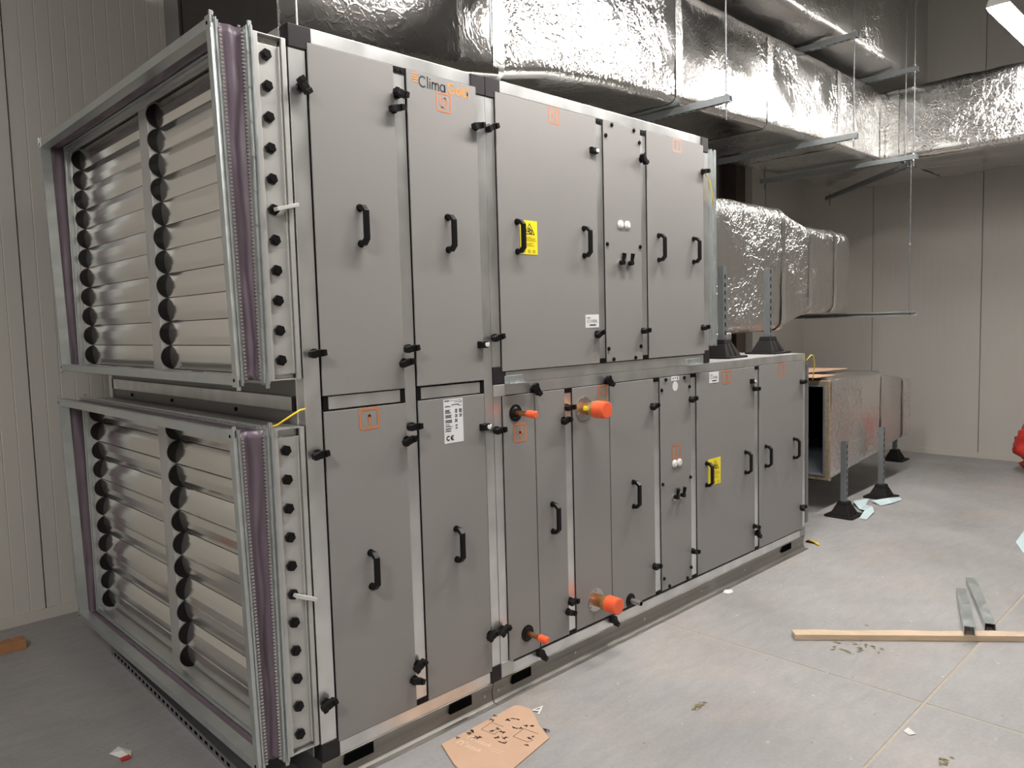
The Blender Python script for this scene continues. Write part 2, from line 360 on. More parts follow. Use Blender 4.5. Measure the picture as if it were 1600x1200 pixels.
def door(mod, x0, x1, z0, z1, name='door'):
    d = MB().box(x0+.0015, x1-.0015, DOORY, .03, z0+.0015, z1-.0015).build(name, m_door, mod, bevel=.0015)
    g = MB()   # black sealing strip that shows as a thin dark line round the door
    for a in ((x0-.0012, x0+.004, z0-.0012, z1+.0012), (x1-.004, x1+.0012, z0-.0012, z1+.0012), (x0+.004, x1-.004, z0-.0012, z0+.004), (x0+.004, x1-.004, z1-.004, z1+.0012)):
        g.box(a[0], a[1], -.0022, .002, a[2], a[3])
    g.build('door_seal', m_black, d)
    return d
PY = DOORY-.0008
def handle(d, x, z): return inst(H0, d, (x, DOORY, z), name='handle')
def icon(d, x0, x1, z0, z1, kind, name='icon_print', m=None):
    b = MB(); cx, cz = (x0+x1)/2, (z0+z1)/2; s = (x1-x0)
    wide = .0105 if kind not in ('rotor', 'left') else .0045
    b.strokes([rrect(x0, x1, z0, z1, .009)], wide, XZ(PY))
    if kind == 'rotor':
        b.strokes([arc(cx, cz, .019, .019, 60, 200), arc(cx, cz, .019, .019, 235, 385)], .005, XZ(PY)); b.strokes([rrect(cx-.003, cx+.003, cz-.003, cz+.003, .002)], .004, XZ(PY))
        b.strokes([[(cx+.004, cz+.019), (cx+.014, cz+.013)], [(cx-.004, cz-.019), (cx-.013, cz-.013)]], .005, XZ(PY))
    elif kind == 'left':
        b.strokes([[(cx+.014, cz+.022), (cx+.014, cz-.022), (cx-.016, cz), (cx+.014, cz+.022)]], .0045, XZ(PY))
    elif kind == 'up':
        b.strokes([[(cx, cz-.018), (cx, cz+.010)]], .011, XZ(PY)); b.strokes([[(cx-.006, cz+.004), (cx, cz+.016), (cx+.006, cz+.004)]], .006, XZ(PY))
    elif kind == 'plus':
        b.strokes([[(cx-.018, cz), (cx+.018, cz)], [(cx, cz-.019), (cx, cz+.019)]], .010, XZ(PY))
    elif kind == 'minus':
        b.strokes([[(cx-.018, cz), (cx+.018, cz)]], .011, XZ(PY))
    elif kind == 'bar':
        b.strokes([[(cx, cz-.018), (cx, cz+.018)]], .009, XZ(PY))
    elif kind == 'drop':
        b.strokes([arc(cx, cz-.004, .010, .012, 0, 360)], .010, XZ(PY)); b.strokes([[(cx-.005, cz+.006), (cx, cz+.018)]], .006, XZ(PY))
    return b.build(name, m or (m_print_or if kind in ('rotor', 'left') else m_print_fade), d)

_txt_cache = {}
def text_polys(s, size):
    cu = bpy.data.curves.new('t', 'FONT'); cu.body = s; cu.size = size; cu.resolution_u = 3
    o = bpy.data.objects.new('t', cu); C.objects.link(o)
    dg = bpy.context.evaluated_depsgraph_get(); me = bpy.data.meshes.new_from_object(o.evaluated_get(dg))
    vs = [(v.co.x, v.co.y) for v in me.vertices]; fs = [list(p.vertices) for p in me.polygons]
    bpy.data.objects.remove(o); bpy.data.curves.remove(cu); bpy.data.meshes.remove(me)
    return vs, fs
def add_text(b, s, size, x, z, P, width=None):
    vs, fs = text_polys(s, size)
    if not vs: return
    k = 1 if width is None else width/max(v[0] for v in vs)
    b.add([P(x+v[0]*k, z+v[1]) for v in vs], fs)

def plate(d, x0, x1, z0, z1, mats, name, draw, thick=.0012):
    b = MB(); b.box(x0, x1, DOORY-thick, DOORY, z0, z1); b.mat(1); draw(b, XZ(DOORY-thick-.0005)); return b.build(name, mats, d)
def warning(d, x0, x1, z0, z1):
    def draw(b, P):
        W, H = x1-x0, z1-z0; cx = x0+W*.55; t = z1-H*.09; bz = z1-H*.40
        b.strokes([[(cx, t), (cx+W*.27, bz), (cx-W*.27, bz), (cx, t)]], .0035, P)
        b.strokes([arc(cx+W*.06, bz+H*.075, W*.075, H*.05, 0, 360, 10), [(cx-W*.14, bz+H*.07), (cx, bz+H*.08)], [(cx-W*.08, bz+H*.10), (cx-W*.06, bz+H*.16), (cx, bz+H*.17), (cx+W*.01, bz+H*.12)]], .005, P)
        z = z1-H*.49
        for ln in (.30, .52, .52, .60, 0, .42, .30, .46):
            if ln: b.strokes([[(x0+W*.34, z), (x0+W*(.34+ln), z)]], .0012, P)
            z -= H*.037
        for i in range(3):
            b.strokes([arc(x0+W*(.22+.28*i), z0+H*.09, W*.07, H*.038, 0, 360, 8)], .002, P)
    return plate(d, x0, x1, z0, z1, [m_label_y, m_print_blk], 'warning_label', draw)
def serial_label(d, x0, x1, z0, z1):
    def draw(b, P):
        W, H = x1-x0, z1-z0
        b.strokes([[(x0+W*.08, z1-H*.25), (x0+W*.34, z1-H*.25)]], .0035, P)
        add_text(b, 'C11424..', H*.34, x0+W*.10, z0+H*.39, P, W*.80)
        add_text(b, 'C11424..', H*.34, x0+W*.105, z0+H*.388, P, W*.80)
        b.strokes([[(x0+W*.30, z0+H*.20), (x0+W*.74, z0+H*.20)]], .006, P)
    return plate(d, x0, x1, z0, z1, [m_label_w, m_print_blk], 'serial_label', draw)
def data_plate(d, x0, x1, z0, z1):
    def draw(b, P):
        W, H = x1-x0, z1-z0; R = random.Random(3)
        def row(fz, segs, th=.0016):
            for a, e in segs: b.strokes([[(x0+W*a, z1-H*fz), (x0+W*e, z1-H*fz)]], th, P)
        row(.035, [(.06, .28)], .004); row(.035, [(.32, .92)], .0012); row(.075, [(.55, .9)]); row(.13, [(.42, .80)], .003); row(.16, [(.76, .94)])
        b.strokes([arc(x0+W*.86, z1-H*.07, W*.10, H*.03, -90, 90, 6)], .0014, P)
        for base, n, cols in ((.15, 2, 0), (.24, 5, 2), (.36, 4, 2), (.47, 4, 1), (.565, 1, 0), (.60, 2, 1), (.66, 2, 1), (.71, 2, 0)):
            for i in range(n):
                fz = base+i*.019; row(fz, [(.07, .07+R.uniform(.2, .36))])
                if cols > 0: row(fz, [(.60-R.uniform(0, .06), .70)])
                if cols > 1: row(fz, [(.84-R.uniform(0, .06), .94)])
        b.strokes([arc(x0+W*.20, z0+H*.115, W*.085, H*.045, 60, 300, 10), arc(x0+W*.42, z0+H*.115, W*.085, H*.045, 60, 300, 10), [(x0+W*.34, z0+H*.115), (x0+W*.42, z0+H*.115)]], .005, P)
    return plate(d, x0, x1, z0, z1, [m_label_w, m_print_blk], 'data_plate', draw)
def bolts(d, pts):
    b = MB()
    for x, z in pts: b.ngon((x, DOORY, z), (x, DOORY-.006, z), .009, 6); b.cyl((x, DOORY-.006, z), (x, DOORY-.009, z), .0045, 8)
    for k, (x, z) in enumerate(pts):
        q = MB(); q.ngon((x, DOORY, z), (x, DOORY-.006, z), .010, 6); q.cyl((x, DOORY-.006, z), (x, DOORY-.009, z), .005, 8); q.build('panel_bolt', m_black, d)
def white_caps(d, pts):
    for x, z in pts:
        q = MB(); q.cyl((x, DOORY, z), (x, DOORY-.005, z), .021, 20); q.cyl((x, DOORY-.005, z), (x, DOORY-.011, z), .019, 20, r2=.012); q.build('white_cap', m_white, d)
def valve_taps(d, pts, gx, gz):
    for x, z in pts:
        q = MB(); q.cyl((x, DOORY, z), (x, DOORY-.03, z), .012, 12); q.cyl((x, DOORY-.022, z), (x+.002, DOORY-.03, z+.045), .007, 8, r2=.011)
        q.mat(1).cyl((x, DOORY, z-.004), (x, DOORY-.008, z-.004), .019, 14); q.build('pressure_port', [m_black, m_steel], d)
    b = MB(); b.strokes([rrect(gx-.022, gx+.022, gz-.015, gz+.015, .002), [(gx, gz-.015), (gx, gz+.015)], [(gx-.022, gz), (gx+.022, gz)]], .003, XZ(PY)); b.build('grid_print', m_print_blk, d)

RAIL = [(.004, .095), (-.002, .092), (.004, .072), (.009, .050), (.008, .030), (.004, .014), (-.004, .006), (-.026, .004), (-.026, 0), (.03, 0), (.03, .095)]
def base_rail(mod, xa, xb, slots, holes):
    r = MB().prism(RAIL, 0, xa, xb).build('base_rail', m_rail, mod, bevel=.001)
    for x0, x1 in slots:
        MB().box(x0, x1, -.003, .012, .046, .086).build('forklift_slot', m_dark, r)
    for x in holes:
        MB().cyl((x, .012, .045), (x, .0065, .045), .006, 10).build('rail_bolt', m_galv, r)
    return r
def post(mod, x0, x1, z0, z1, caps=(1, 1)):
    p = part_box('frame_post', m_alu, mod, x0, x1, 0, .05, z0, z1)
    for k, zz in ((0, z0), (1, z1-.022)):
        if caps[k]:
            b = MB(); b.box(x0, x1, -.003, .0, zz, zz+.022)
            for xx in (x0+.3*(x1-x0), x0+.72*(x1-x0)): b.cyl((xx, -.003, zz+.011), (xx, -.006, zz+.011), .007, 10)
            b.build('post_end_cap', m_black, p)
    return p
def rail(mod, x0, x1, z0, z1, name='frame_rail'): return part_box(name, m_alu, mod, x0, x1, 0, .05, z0, z1)
def corner(mod, x0, x1, z0, z1, m=None, y1=.055):
    return MB().box(x0, x1, -.004, y1, z0, z1).build('corner_block', m or m_blackc, mod, bevel=.003)

# ------------------------------------------------------------------ unit 1: tall intake section
U1 = thing('air_handling_unit', (.43, 1.0, 0), 'tall left section of the grey air handling unit with four doors and the logo', 'ventilation unit', 'sections of the air handling unit')
part_box('casing', m_door, U1, .012, .855, .03, DEP-.01, .10, 2.575, 0)
XA, XB = 0.0, .860
base_rail(U1, 0, .812, [(.09, .21), (.575, .69)], [.035, .77])
MB().box(.006, .81, .03, DEP, 0, .095).build('base_frame', m_galv_dark, U1)
# front frame
post(U1, 0, .062, .16, 2.515, (0, 0)); post(U1, .812, XB-.001, .16, 2.515, (0, 0)); 
post(U1, .414, .464, .145, 2.54)
rail(U1, .085, .785, 2.541, 2.59); rail(U1, .07, .80, .095, .143)
for xa, xb in ((.07, .41), (.468, .808)):
    r = rail(U1, xa+.018, xb-.018, 1.324, 1.369, 'cross_rail')
    for x0, x1 in ((xa-.002, xa+.018), (xb-.018, xb+.002)):
        MB().box(x0, x1, -.002, .04, 1.324, 1.369).build('rail_end_block', m_black, r)
for b in ((0, .085, 2.515, 2.59), (.785, XB-.001, 2.515, 2.59), (-.001, .072, .095, .160), (.80, XB-.001, .095, .160)): corner(U1, *b)
# left end frame (behind the louvers)
part_box('end_post', m_alu, U1, -.002, .05, .05, .055, .1, 2.58)
part_box('end_post', m_alu, U1, -.002, .05, DEP-.05, DEP, .1, 2.59)
part_box('end_rail', m_alu, U1, -.002, .05, .055, DEP-.05, 2.54, 2.59); part_box('end_rail', m_alu, U1, -.002, .05, .055, DEP-.05, .095, .145)
er = part_box('end_cross_rail', m_alu, U1, -.002, .05, .085, DEP-.07, 1.322, 1.372)
MB().box(-.003, .04, .06, .085, 1.322, 1.372).build('rail_end_block', m_black, er); MB().box(-.003, .04, DEP-.07, DEP-.05, 1.322, 1.372).build('rail_end_block', m_black, er)
part_box('top_panel', m_alu_dull, U1, .05, .82, .05, DEP-.03, 2.576, 2.584)
for y in (.55, 1.2, 1.72):
    MB().cyl((.013, y, 1.30), (.004, y, 1.30), .008, 8).build('panel_screw', m_black, U1)
d1 = door(U1, .065, .411, 1.371, 2.541); handle(d1, .243, 1.957)
d2 = door(U1, .467, .809, 1.374, 2.541); handle(d2, .640, 1.955)
d3 = door(U1, .065, .411, .146, 1.319); handle(d3, .228, .729)
d4 = door(U1, .467, .806, .146, 1.321); handle(d4, .632, .732)
icon(d2, .607, .675, 2.415, 2.481, 'rotor'); icon(d3, .210, .287, 1.243, 1.312, 'up'); data_plate(d4, .589, .687, 1.140, 1.313)
# logo drawn stroke by stroke
lb = MB(); P = XZ(PY); z0 = 2.489; S = .0056
for i, (a, e) in enumerate(((.497, .520), (.497, .516), (.497, .516), (.499, .517))): lb.strokes([[(a, 2.530-.0093*i), (e, 2.530-.0093*i)]], .0046, P)
lb.mat(1)
lb.strokes([arc(.5425, z0+.0185, .0165, .0185, 50, 310, 16)], S, P)
lb.strokes([[(.5655, z0), (.5655, z0+.040)], [(.5765, z0), (.5765, z0+.024)]], S, P); lb.strokes([[(.5765, z0+.0325), (.5765, z0+.0345)]], S, P)
lb.strokes([[(.588, z0), (.588, z0+.025)], arc(.5955, z0+.0165, .0075, .008, 180, 0, 8)+[(.603, z0)], arc(.6105, z0+.0165, .0075, .008, 180, 0, 8)+[(.618, z0)]], S, P)
lb.strokes([arc(.6375, z0+.0125, .011, .0125, 0, 360, 14), [(.6485, z0+.025), (.6485, z0)]], S, P)
lb.mat(0)
lb.strokes([arc(.681, z0+.0185, .0175, .0185, 50, 360, 16)+[(.6985, z0+.0165), (.686, z0+.0165)]], S, P)
lb.strokes([arc(.7155, z0+.0125, .0105, .0125, 0, 360, 14), [(.7345, z0), (.7345, z0+.040)], arc(.7525, z0+.0125, .0105, .0125, 0, 360, 14), [(.763, z0), (.763, z0+.040)]], S, P)
lb.build('logo_print', [m_print_gold, m_print_blk], d2)
def knobs(mod, lst):
    for x, z, r in lst: inst(K0, mod, (x, 0, z), (0, math.radians(r), 0), 'latch_knob')
def hinges(mod, lst):
    for x, z in lst: inst(G0, mod, (x, 0, z), None, 'hinge_block')
KO = -.014
knobs(U1, [(.038, 2.392, 55), (.425, 2.440, 10), (.404, 2.384, -12), (.798, 2.384, -10), (.040, 1.519, -6), (.432, 1.519, -8), (.408, 1.468, -14),
           (.034, 1.177, -10), (.433, 1.227, -4), (.407, 1.178, -18), (.022, .306, -20), (.417, .311, -28), (.400, .256, 18), (.796, .311, -22)])
hinges(U1, [(.806, 1.520), (.804, 1.184)])

# ------------------------------------------------------------------ unit 2: long lower section
U2 = thing('air_handling_unit', (2.31, 1.0, 0), 'long low section of the grey air handling unit with orange capped pipe stubs', 'ventilation unit', 'sections of the air handling unit')
XR = 3.757; ZM = 1.350
part_box('casing', m_door, U2, .866, XR-.012, .03, DEP-.01, .10, ZM-.006, 0)
base_rail(U2, .816, XR, [(.925, 1.04), (3.42, 3.55)], [.85, 1.35, 1.90, 2.45, 2.95, 3.68])
MB().box(.82, XR-.006, .03, DEP, 0, .095).build('base_frame', m_galv_dark, U2)
post(U2, .862, .908, .16, 1.30, (0, 0)); post(U2, 1.300, 1.348, .145, 1.302); post(U2, 1.988, 2.042, .145, 1.302); post(U2, 2.335, 2.392, .145, 1.302)
post(U2, 3.050, 3.104, .145, 1.302); post(U2, 3.712, XR, .16, 1.302, (0, 0))
rail(U2, .93, XR-.001, 1.302, ZM); rail(U2, .935, 3.69, .095, .143)
corner(U2, .862, .93, 1.30, ZM, m_alu_dull); corner(U2, .862, .935, .095, .16, m_alu_dull); corner(U2, 3.69, XR+.001, .095, .16, m_colg)
part_box('top_panel', m_alu_dull, U2, .87, XR-.004, .05, DEP-.02, ZM-.006, ZM, 0)
l1 = door(U2, .908, 1.099, .153, 1.301, 'coil_panel'); l2 = door(U2, 1.102, 1.298, .155, 1.301); handle(l2, 1.197, .726)
l3 = door(U2, 1.350, 1.618, .156, 1.301, 'coil_panel'); l4 = door(U2, 1.622, 1.986, .157, 1.300); handle(l4, 1.800, .727)
l5 = door(U2, 2.044, 2.333, .157, 1.300, 'service_panel'); l6 = door(U2, 2.394, 3.048, .154, 1.302); handle(l6, 2.487, .72); handle(l6, 2.930, .724)
l7 = door(U2, 3.106, 3.710, .150, 1.304); handle(l7, 3.185, .726); handle(l7, 3.575, .724)
icon(l1, .970, 1.040, 1.100, 1.173, 'plus'); icon(l3, 1.537, 1.603, 1.223, 1.295, 'minus'); icon(l5, 2.151, 2.226, .857, .928, 'bar')
icon(l6, 2.675, 2.760, 1.224, 1.294, 'drop'); icon(l7, 3.358, 3.435, 1.224, 1.298, 'bar')
warning(l6, 2.508, 2.642, .646, .800); serial_label(l6, 2.525, 2.626, 1.235, 1.297)
bolts(l5, [(2.094, 1.286), (2.269, 1.286), (2.056, 1.233), (2.319, 1.233), (2.056, .734), (2.322, .731), (2.322, .221), (2.060, .223), (2.283, .170), (2.109, .170)])
white_caps(l5, [(2.169, .829), (2.215, .829)]); valve_taps(l5, [(2.160, .650), (2.222, .650)], 2.193, .674)
def small_tag(b, P):
    b.strokes([[(2.158, 1.288), (2.170, 1.288)], [(2.180, 1.290), (2.190, 1.290)]], .004, P); b.strokes([[(2.205, 1.280), (2.205, 1.297)]], .006, P)
plate(l5, 2.148, 2.220, 1.275, 1.300, [m_label_w, m_print_blk], 'small_label', small_tag)
b = MB(); b.add([(p[0], DOORY-.001, p[1]) for p in arc(2.183, 1.246, .026, .026, 0, 360, 24)[:-1]], [list(range(24))]); b.build('oval_sticker', m_white, l5)
ck = MB(); ck.strokes([[(3.22, .50), (3.34, .62), (3.37, .68)], [(3.36, .62), (3.37, .50)], [(3.28, .56), (3.285, .50)], [(3.47, .57), (3.48, .54)]], .004, XZ(PY)); ck.build('chalk_mark', mat('chalk', (.36, .34, .33), 0, .7), l7)['kind'] = 'stuff'
# pipe stubs: rosette, pipe, cap
def stub(panel, x, z, r, length, big, label):
    p = MB()
    if big: p.cyl((x, DOORY, z), (x, -.085, z), r, 24); 
    else: p.cyl((x, DOORY, z), (x, -length+.03, z), r, 18)
    o = p.build('pipe_stub', m_copper, panel); return o
def rosette(panel, x, z, r, m, ring=False):
    b = MB(); b.cyl((x, DOORY, z), (x, DOORY-.004, z), r, 28)
    if not ring: b.cyl((x, DOORY-.004, z), (x, DOORY-.010, z), r*.75, 24, r2=r*.55)
    else:
        for a in (90, 210, 330): b.cyl((x+r*.86*math.cos(math.radians(a)), DOORY-.004, z+r*.86*math.sin(math.radians(a))), (x+r*.86*math.cos(math.radians(a)), DOORY-.010, z+r*.86*math.sin(math.radians(a))), .006, 8)
    return b.build('pipe_rosette', m, panel)
for z in (1.223, .247):
    rosette(l1, .980 if z > 1 else 1.018, z, .036, m_black); x = .980 if z > 1 else 1.018
    stub(l1, x, z, .0115, .15, False, ''); b = MB(); b.cyl((x, -.085, z), (x, -.128, z), .0165, 18, r2=.0155); b.cyl((x, -.128, z), (x, -.131, z), .0155, 18, r2=.012); b.build('pipe_cap', m_orange, l1)
for x, z in ((1.427, 1.199), (1.490, .266)):
    rosette(l3, x, z, .056, m_steel, True); stub(l3, x, z, .030, .1, True, '')
    b = MB(); b.cyl((x, -.062, z), (x, -.074, z), .038, 8, smooth=False); b.cyl((x, -.074, z), (x, -.088, z), .034, 24); b.build('brass_union', m_brass, l3)
    b = MB(); b.cyl((x, -.084, z), (x, -.145, z), .041, 28, r2=.039)
    n = 28; vi = [(x+.039*math.cos(2*math.pi*i/n), -.145, z+.039*math.sin(2*math.pi*i/n)) for i in range(n)]; vj = [(x+.034*math.cos(2*math.pi*i/n), -.137, z+.034*math.sin(2*math.pi*i/n)) for i in range(n)]
    b.build('pipe_cap', m_orange, l3); b = MB(); b.cyl((x, -.145, z), (x, -.148, z), .039, 28, r2=.033); b.build('pipe_cap', m_orange, l3)
b = MB(); b.box(1.417, 1.437, -.056, -.026, 1.19, 1.225); 
b = MB(); b.add([(1.427-.0303*math.cos(math.radians(a)), -.030-.026*j, 1.199+.0303*math.sin(math.radians(a))) for j in (0, 1) for a in (-10, 5, 20, 35)], [(i, i+1, i+5, i+4) for i in range(3)]); b.build('pipe_sticker', m_label_y, l3)
rosette(l4, 1.762, .187, .036, m_black)
b = MB(); n = 20
for r0, r1, ya, yb in ((.014, .014, DOORY, -.075),): b.cyl((1.762, ya, .187), (1.762, yb, .187), r0, n)
b.mat(1).cyl((1.762, -.0752, .187), (1.762, -.0755, .187), .0115, n); b.build('drain_stub', [m_steel, m_dark], l4)
knobs(U2, [(.870, 1.162, -6), (.866, .311, -25), (1.096, 1.315, 60), (1.602, 1.315, 50), (1.310, 1.215, -5), (1.284, 1.159, -14), (1.968, 1.158, -16), (2.329, 1.163, -14),
           (1.092, .130, 60), (1.612, .130, 60), (1.306, .312, 0), (1.286, .266, 18), (1.972, .314, 0), (2.341, .309, 10), (3.034, 1.165, 0), (3.674, 1.161, -5), (3.033, .307, 20), (3.058, .257, 60), (3.681, .304, -20)])
hinges(U2, [(3.018, 1.213)])
# outlet flange on the far right end
def rect_ring(b, prof, y0, y1, z0, z1, closed=True, shear=lambda z: 0):
    n = len(prof); vs = []
    for yy, zz, sy, sz in ((y0, z0, 1, 1), (y1, z0, -1, 1), (y1, z1, -1, -1), (y0, z1, 1, -1)):
        for px, d in prof:
            Z = zz+sz*d; vs.append((px+shear(Z), yy+sy*d, Z))
    fs = []
    for c_ in range(4):
        e = (c_+1) % 4
        for i in range(n if closed else n-1):
            j = (i+1) % n; fs.append((c_*n+i, c_*n+j, e*n+j, e*n+i))
    b.add(vs, fs); return b
rr_ = MB(); rect_ring(rr_, [(XR, .03), (XR, .004), (3.80, .004), (3.80, 0), (3.832, 0), (3.832, .03)], .01, 1.98, .17, 1.275); rr_.build('outlet_collar', m_galv_dark, U2)

# ------------------------------------------------------------------ unit 3: upper section
U3 = thing('air_handling_unit', (1.70, 1.0, 1.352), 'upper right section of the grey air handling unit resting on the long low section', 'ventilation unit', 'sections of the air handling unit')
XT = 2.535; ZB3 = 1.352; ZT = 2.594
part_box('casing', m_door, U3, .868, XT-.012, .03, DEP-.01, ZB3+.004, ZT-.012, 0)
post(U3, .862, .910, 1.42, 2.515, (0, 0)); post(U3, 1.558, 1.606, 1.403, 2.543); post(U3, 1.902, 1.950, 1.403, 2.543); post(U3, 2.482, XT, 1.42, 2.515, (0, 0))
rail(U3, .945, 2.468, 2.546, ZT); rail(U3, .935, 2.48, ZB3, 1.401)
for b_ in ((.8615, .945, 2.515, ZT), (2.468, XT+.001, 2.515, ZT), (.8615, .935, ZB3, 1.425), (2.48, XT+.002, ZB3, 1.425)): corner(U3, *b_)
u1 = door(U3, .912, 1.555, 1.402, 2.544); handle(u1, 1.018, 1.966); handle(u1, 1.452, 1.967)
u2 = door(U3, 1.608, 1.900, 1.403, 2.545, 'service_panel')
u3 = door(U3, 1.953, 2.480, 1.404, 2.548); handle(u3, 2.045, 1.971); handle(u3, 2.372, 1.973)
warning(u1, 1.036, 1.141, 1.895, 2.038); serial_label(u1, 1.453, 1.551, 1.573, 1.634); icon(u1, 1.231, 1.299, 2.470, 2.538, 'left'); icon(u3, 2.186, 2.258, 2.481, 2.541, 'bar', m=m_print_pink)
bolts(u2, [(1.671, 2.530), (1.845, 2.530), (1.624, 2.474), (1.889, 2.477), (1.622, 1.967), (1.884, 1.967), (1.620, 1.469), (1.879, 1.471), (1.658, 1.416), (1.834, 1.416)])
white_caps(u2, [(1.728, 2.067), (1.782, 2.067)]); valve_taps(u2, [(1.716, 1.882), (1.785, 1.882)], 1.750, 1.909)
knobs(U3, [(.874, 2.390, -20), (.874, 1.546, -15), (1.902, 2.398, 50), (2.467, 2.405, -8), (1.532, 1.543, -25), (1.899, 1.548, -8), (2.457, 1.552, -10)])
hinges(U3, [(1.534, 2.390)])
part_box('top_panel', m_alu_dull, U3, .868, XT-.004, .05, DEP-.02, ZT-.012, ZT-.006, 0)
rr_ = MB(); rect_ring(rr_, [(XT, .03), (XT, .004), (2.575, .004), (2.575, 0), (2.585, 0), (2.585, .008), (2.612, .008), (2.612, 0), (2.632, 0), (2.632, .03)], .005, 1.98, 1.445, 2.545); rr_.build('outlet_collar', m_galv, U3)
for xa, xb in ((.925, 1.035), (2.30, 2.44)):   # joining brackets bolted along the seam
    q = MB(); q.box(xa, xb, -.006, 0, 1.350, 1.383); q.box(xa, xb, -.040, 0, 1.350, 1.354)
    for i in range(4): q.cyl((xa+.018+.025*i, -.02, 1.354), (xa+.018+.025*i, -.02, 1.362), .007, 6, smooth=False)
    q.build('joining_bracket', m_galv, U3, bevel=.001)

# ------------------------------------------------------------------ louver dampers with flexible collars
BX = -.076
def damper(zt, zb, hexz, tilt, lab, handle_i, handle_rot, lean):
    t = thing('louver_damper', (-.1, 1.0, zb), lab, 'damper', 'intake dampers on the left end')
    y0, y1 = .0, 2.0; za, zz = zb+.006, zt-.010
    # housing channels
    h = MB(); h.box(-.118, -.008, .008, .012, za+.02, zz-.03); h.box(-.120, -.104, -.002, .008, za, zz); h.box(-.024, -.008, -.002, .008, za, zz); h.box(-.034, -.030, .0, .008, za+.02, zz-.03)
    h.box(-.104, -.024, .022, .026, zz-.036, zz-.004); h.box(-.104, -.024, .022, .026, za+.004, za+.022)
    hs = h.build('side_channel', m_alu_dull, t, bevel=.001)
    h = MB(); h.box(-.118, -.008, y1-.035, y1-.031, za, zz); h.box(-.120, -.114, y1-.035, y1, za, zz); h.box(-.014, -.008, y1-.035, y1, za, zz); h.build('side_channel', m_alu_dull, t, bevel=.001)
    for a, b_ in ((za, za+.004), (zz-.004, zz)):
        h = MB(); h.box(-.120, -.008, 0, y1, a, b_); lip = .028
        if a == za: h.box(-.120, -.116, .012, y1-.035, a, a+.008); h.box(-.012, -.008, 0, y1, a, a+lip)
        else: h.box(-.120, -.116, .012, y1-.035, b_-lip, b_); h.box(-.012, -.008, 0, y1, b_-lip, b_)
        h.build('end_channel', m_alu_dull, t, bevel=.001)
    mu = MB(); mu.box(-.118, -.010, .930, 1.030, za+.005, zz-.005); mul_ = mu.build('mullion', m_alu_dull, t, bevel=.0015)
    zc = (za+zz)/2
    MB().box(-.1195, -.1178, .985, 1.025, zc-.12, zc-.02).build('mullion_plate', m_galv, mul_)
    # blades: parallel to y, polished
    pitch = abs(hexz[0]-hexz[1]); hc = pitch*.497
    prof = [(0, hc), (-.005, hc*.97), (-.0125, hc*.34), (-.0125, -hc*.34), (-.005, -hc*.97), (0, -hc), (.005, -hc*.97), (.0125, -hc*.34), (.0125, hc*.34), (.005, hc*.97)]
    for i, z in enumerate(hexz):
        a = math.radians(tilt if i % 2 else -tilt)
        pr = [(BX+p[0]*math.cos(a)+p[1]*math.sin(a), z-p[0]*math.sin(a)+p[1]*math.cos(a)) for p in prof]
        for ya, yb in ((.014, .922), (1.032, y1-.043)):
            MB().prism(pr, 1, ya, yb).build('blade', m_blade, t)
        for ya in (.9215, y1-.0425):
            g = MB(); g.cyl((BX, ya, z), (BX, ya+.008, z), pitch*.497, 28, smooth=False); g.build('gear_wheel', m_black, t)
        hb = MB(); hb.ngon((BX, .008, z), (BX, -.003, z), .0185, 6); hb.cyl((BX, -.003, z), (BX, -.006, z), .010, 12); ho = hb.build('hexagon_shaft_end', m_black, t)
        if i == handle_i:
            k = MB(); c_, s_ = math.cos(handle_rot), math.sin(handle_rot)
            L_ = .075
            k.prism([(BX+u*c_-v*s_, z+u*s_+v*c_) for u, v in ((-.004, -.006), (L_, -.006), (L_, .006), (-.004, .006))], 1, -.032, -.005)
            k.build('crank_bar', m_crank, ho, bevel=.001)
    # flange fixed to the housing, collar and outer flange
    fi = MB(); rect_ring(fi, [(-.120, .018), (-.120, -.004), (-.124, -.010), (-.130, -.010), (-.132, 0), (-.136, .002), (-.138, -.006), (-.143, -.006), (-.145, .004), (-.150, .004), (-.150, .010), (-.142, .010), (-.140, .018)], y0, y1, zb+.008, zt-.008); fi.build('inner_flange', m_galv, t)
    sh = lambda z: lean*(z-zb)
    fo = MB(); rect_ring(fo, [(-.230, .030), (-.230, 0), (-.225, -.004), (-.221, -.004), (-.219, .003), (-.216, .003), (-.214, -.002), (-.210, -.002), (-.208, .005), (-.203, .005), (-.203, .009), (-.220, .009), (-.222, .027), (-.188, .027), (-.188, .030)], y0, y1-.005, zb, zt, shear=lambda z: sh(z)); fo.build('outer_flange', m_galv, t)
    # fabric collar
    per = []; ylo, yhi, zlo, zhi = y0+.006, y1-.010, zb+.008, zt-.008
    NY, NZ = 60, 44
    for i in range(NY): per.append((ylo+(yhi-ylo)*i/NY, zlo, 0, 1, 0))
    for i in range(NZ): per.append((yhi, zlo+(zhi-zlo)*i/NZ, -1, 0, 1))
    for i in range(NY): per.append((yhi-(yhi-ylo)*i/NY, zhi, 0, -1, 2))
    for i in range(NZ): per.append((ylo, zhi-(zhi-zlo)*i/NZ, 1, 0, 3))
    K = 10; vs = []
    for y, z, ny, nz_, sd in per:
        for k in range(K+1):
            u = k/K; x0_, x1_ = -.205+sh(z), -.149
            amp = .012+.015*noise.noise(Vector((y*2.3+sd*7, z*2.3, .3)))+.008*noise.noise(Vector((y*9, z*9, sd*3.1)))
            fold = .006*math.sin(u*9+5*noise.noise(Vector((y*3, z*3, sd))))
            d = .002+math.sin(math.pi*u)*(amp+fold)
            vs.append((x0_+(x1_-x0_)*u, y+ny*d, z+nz_*d))
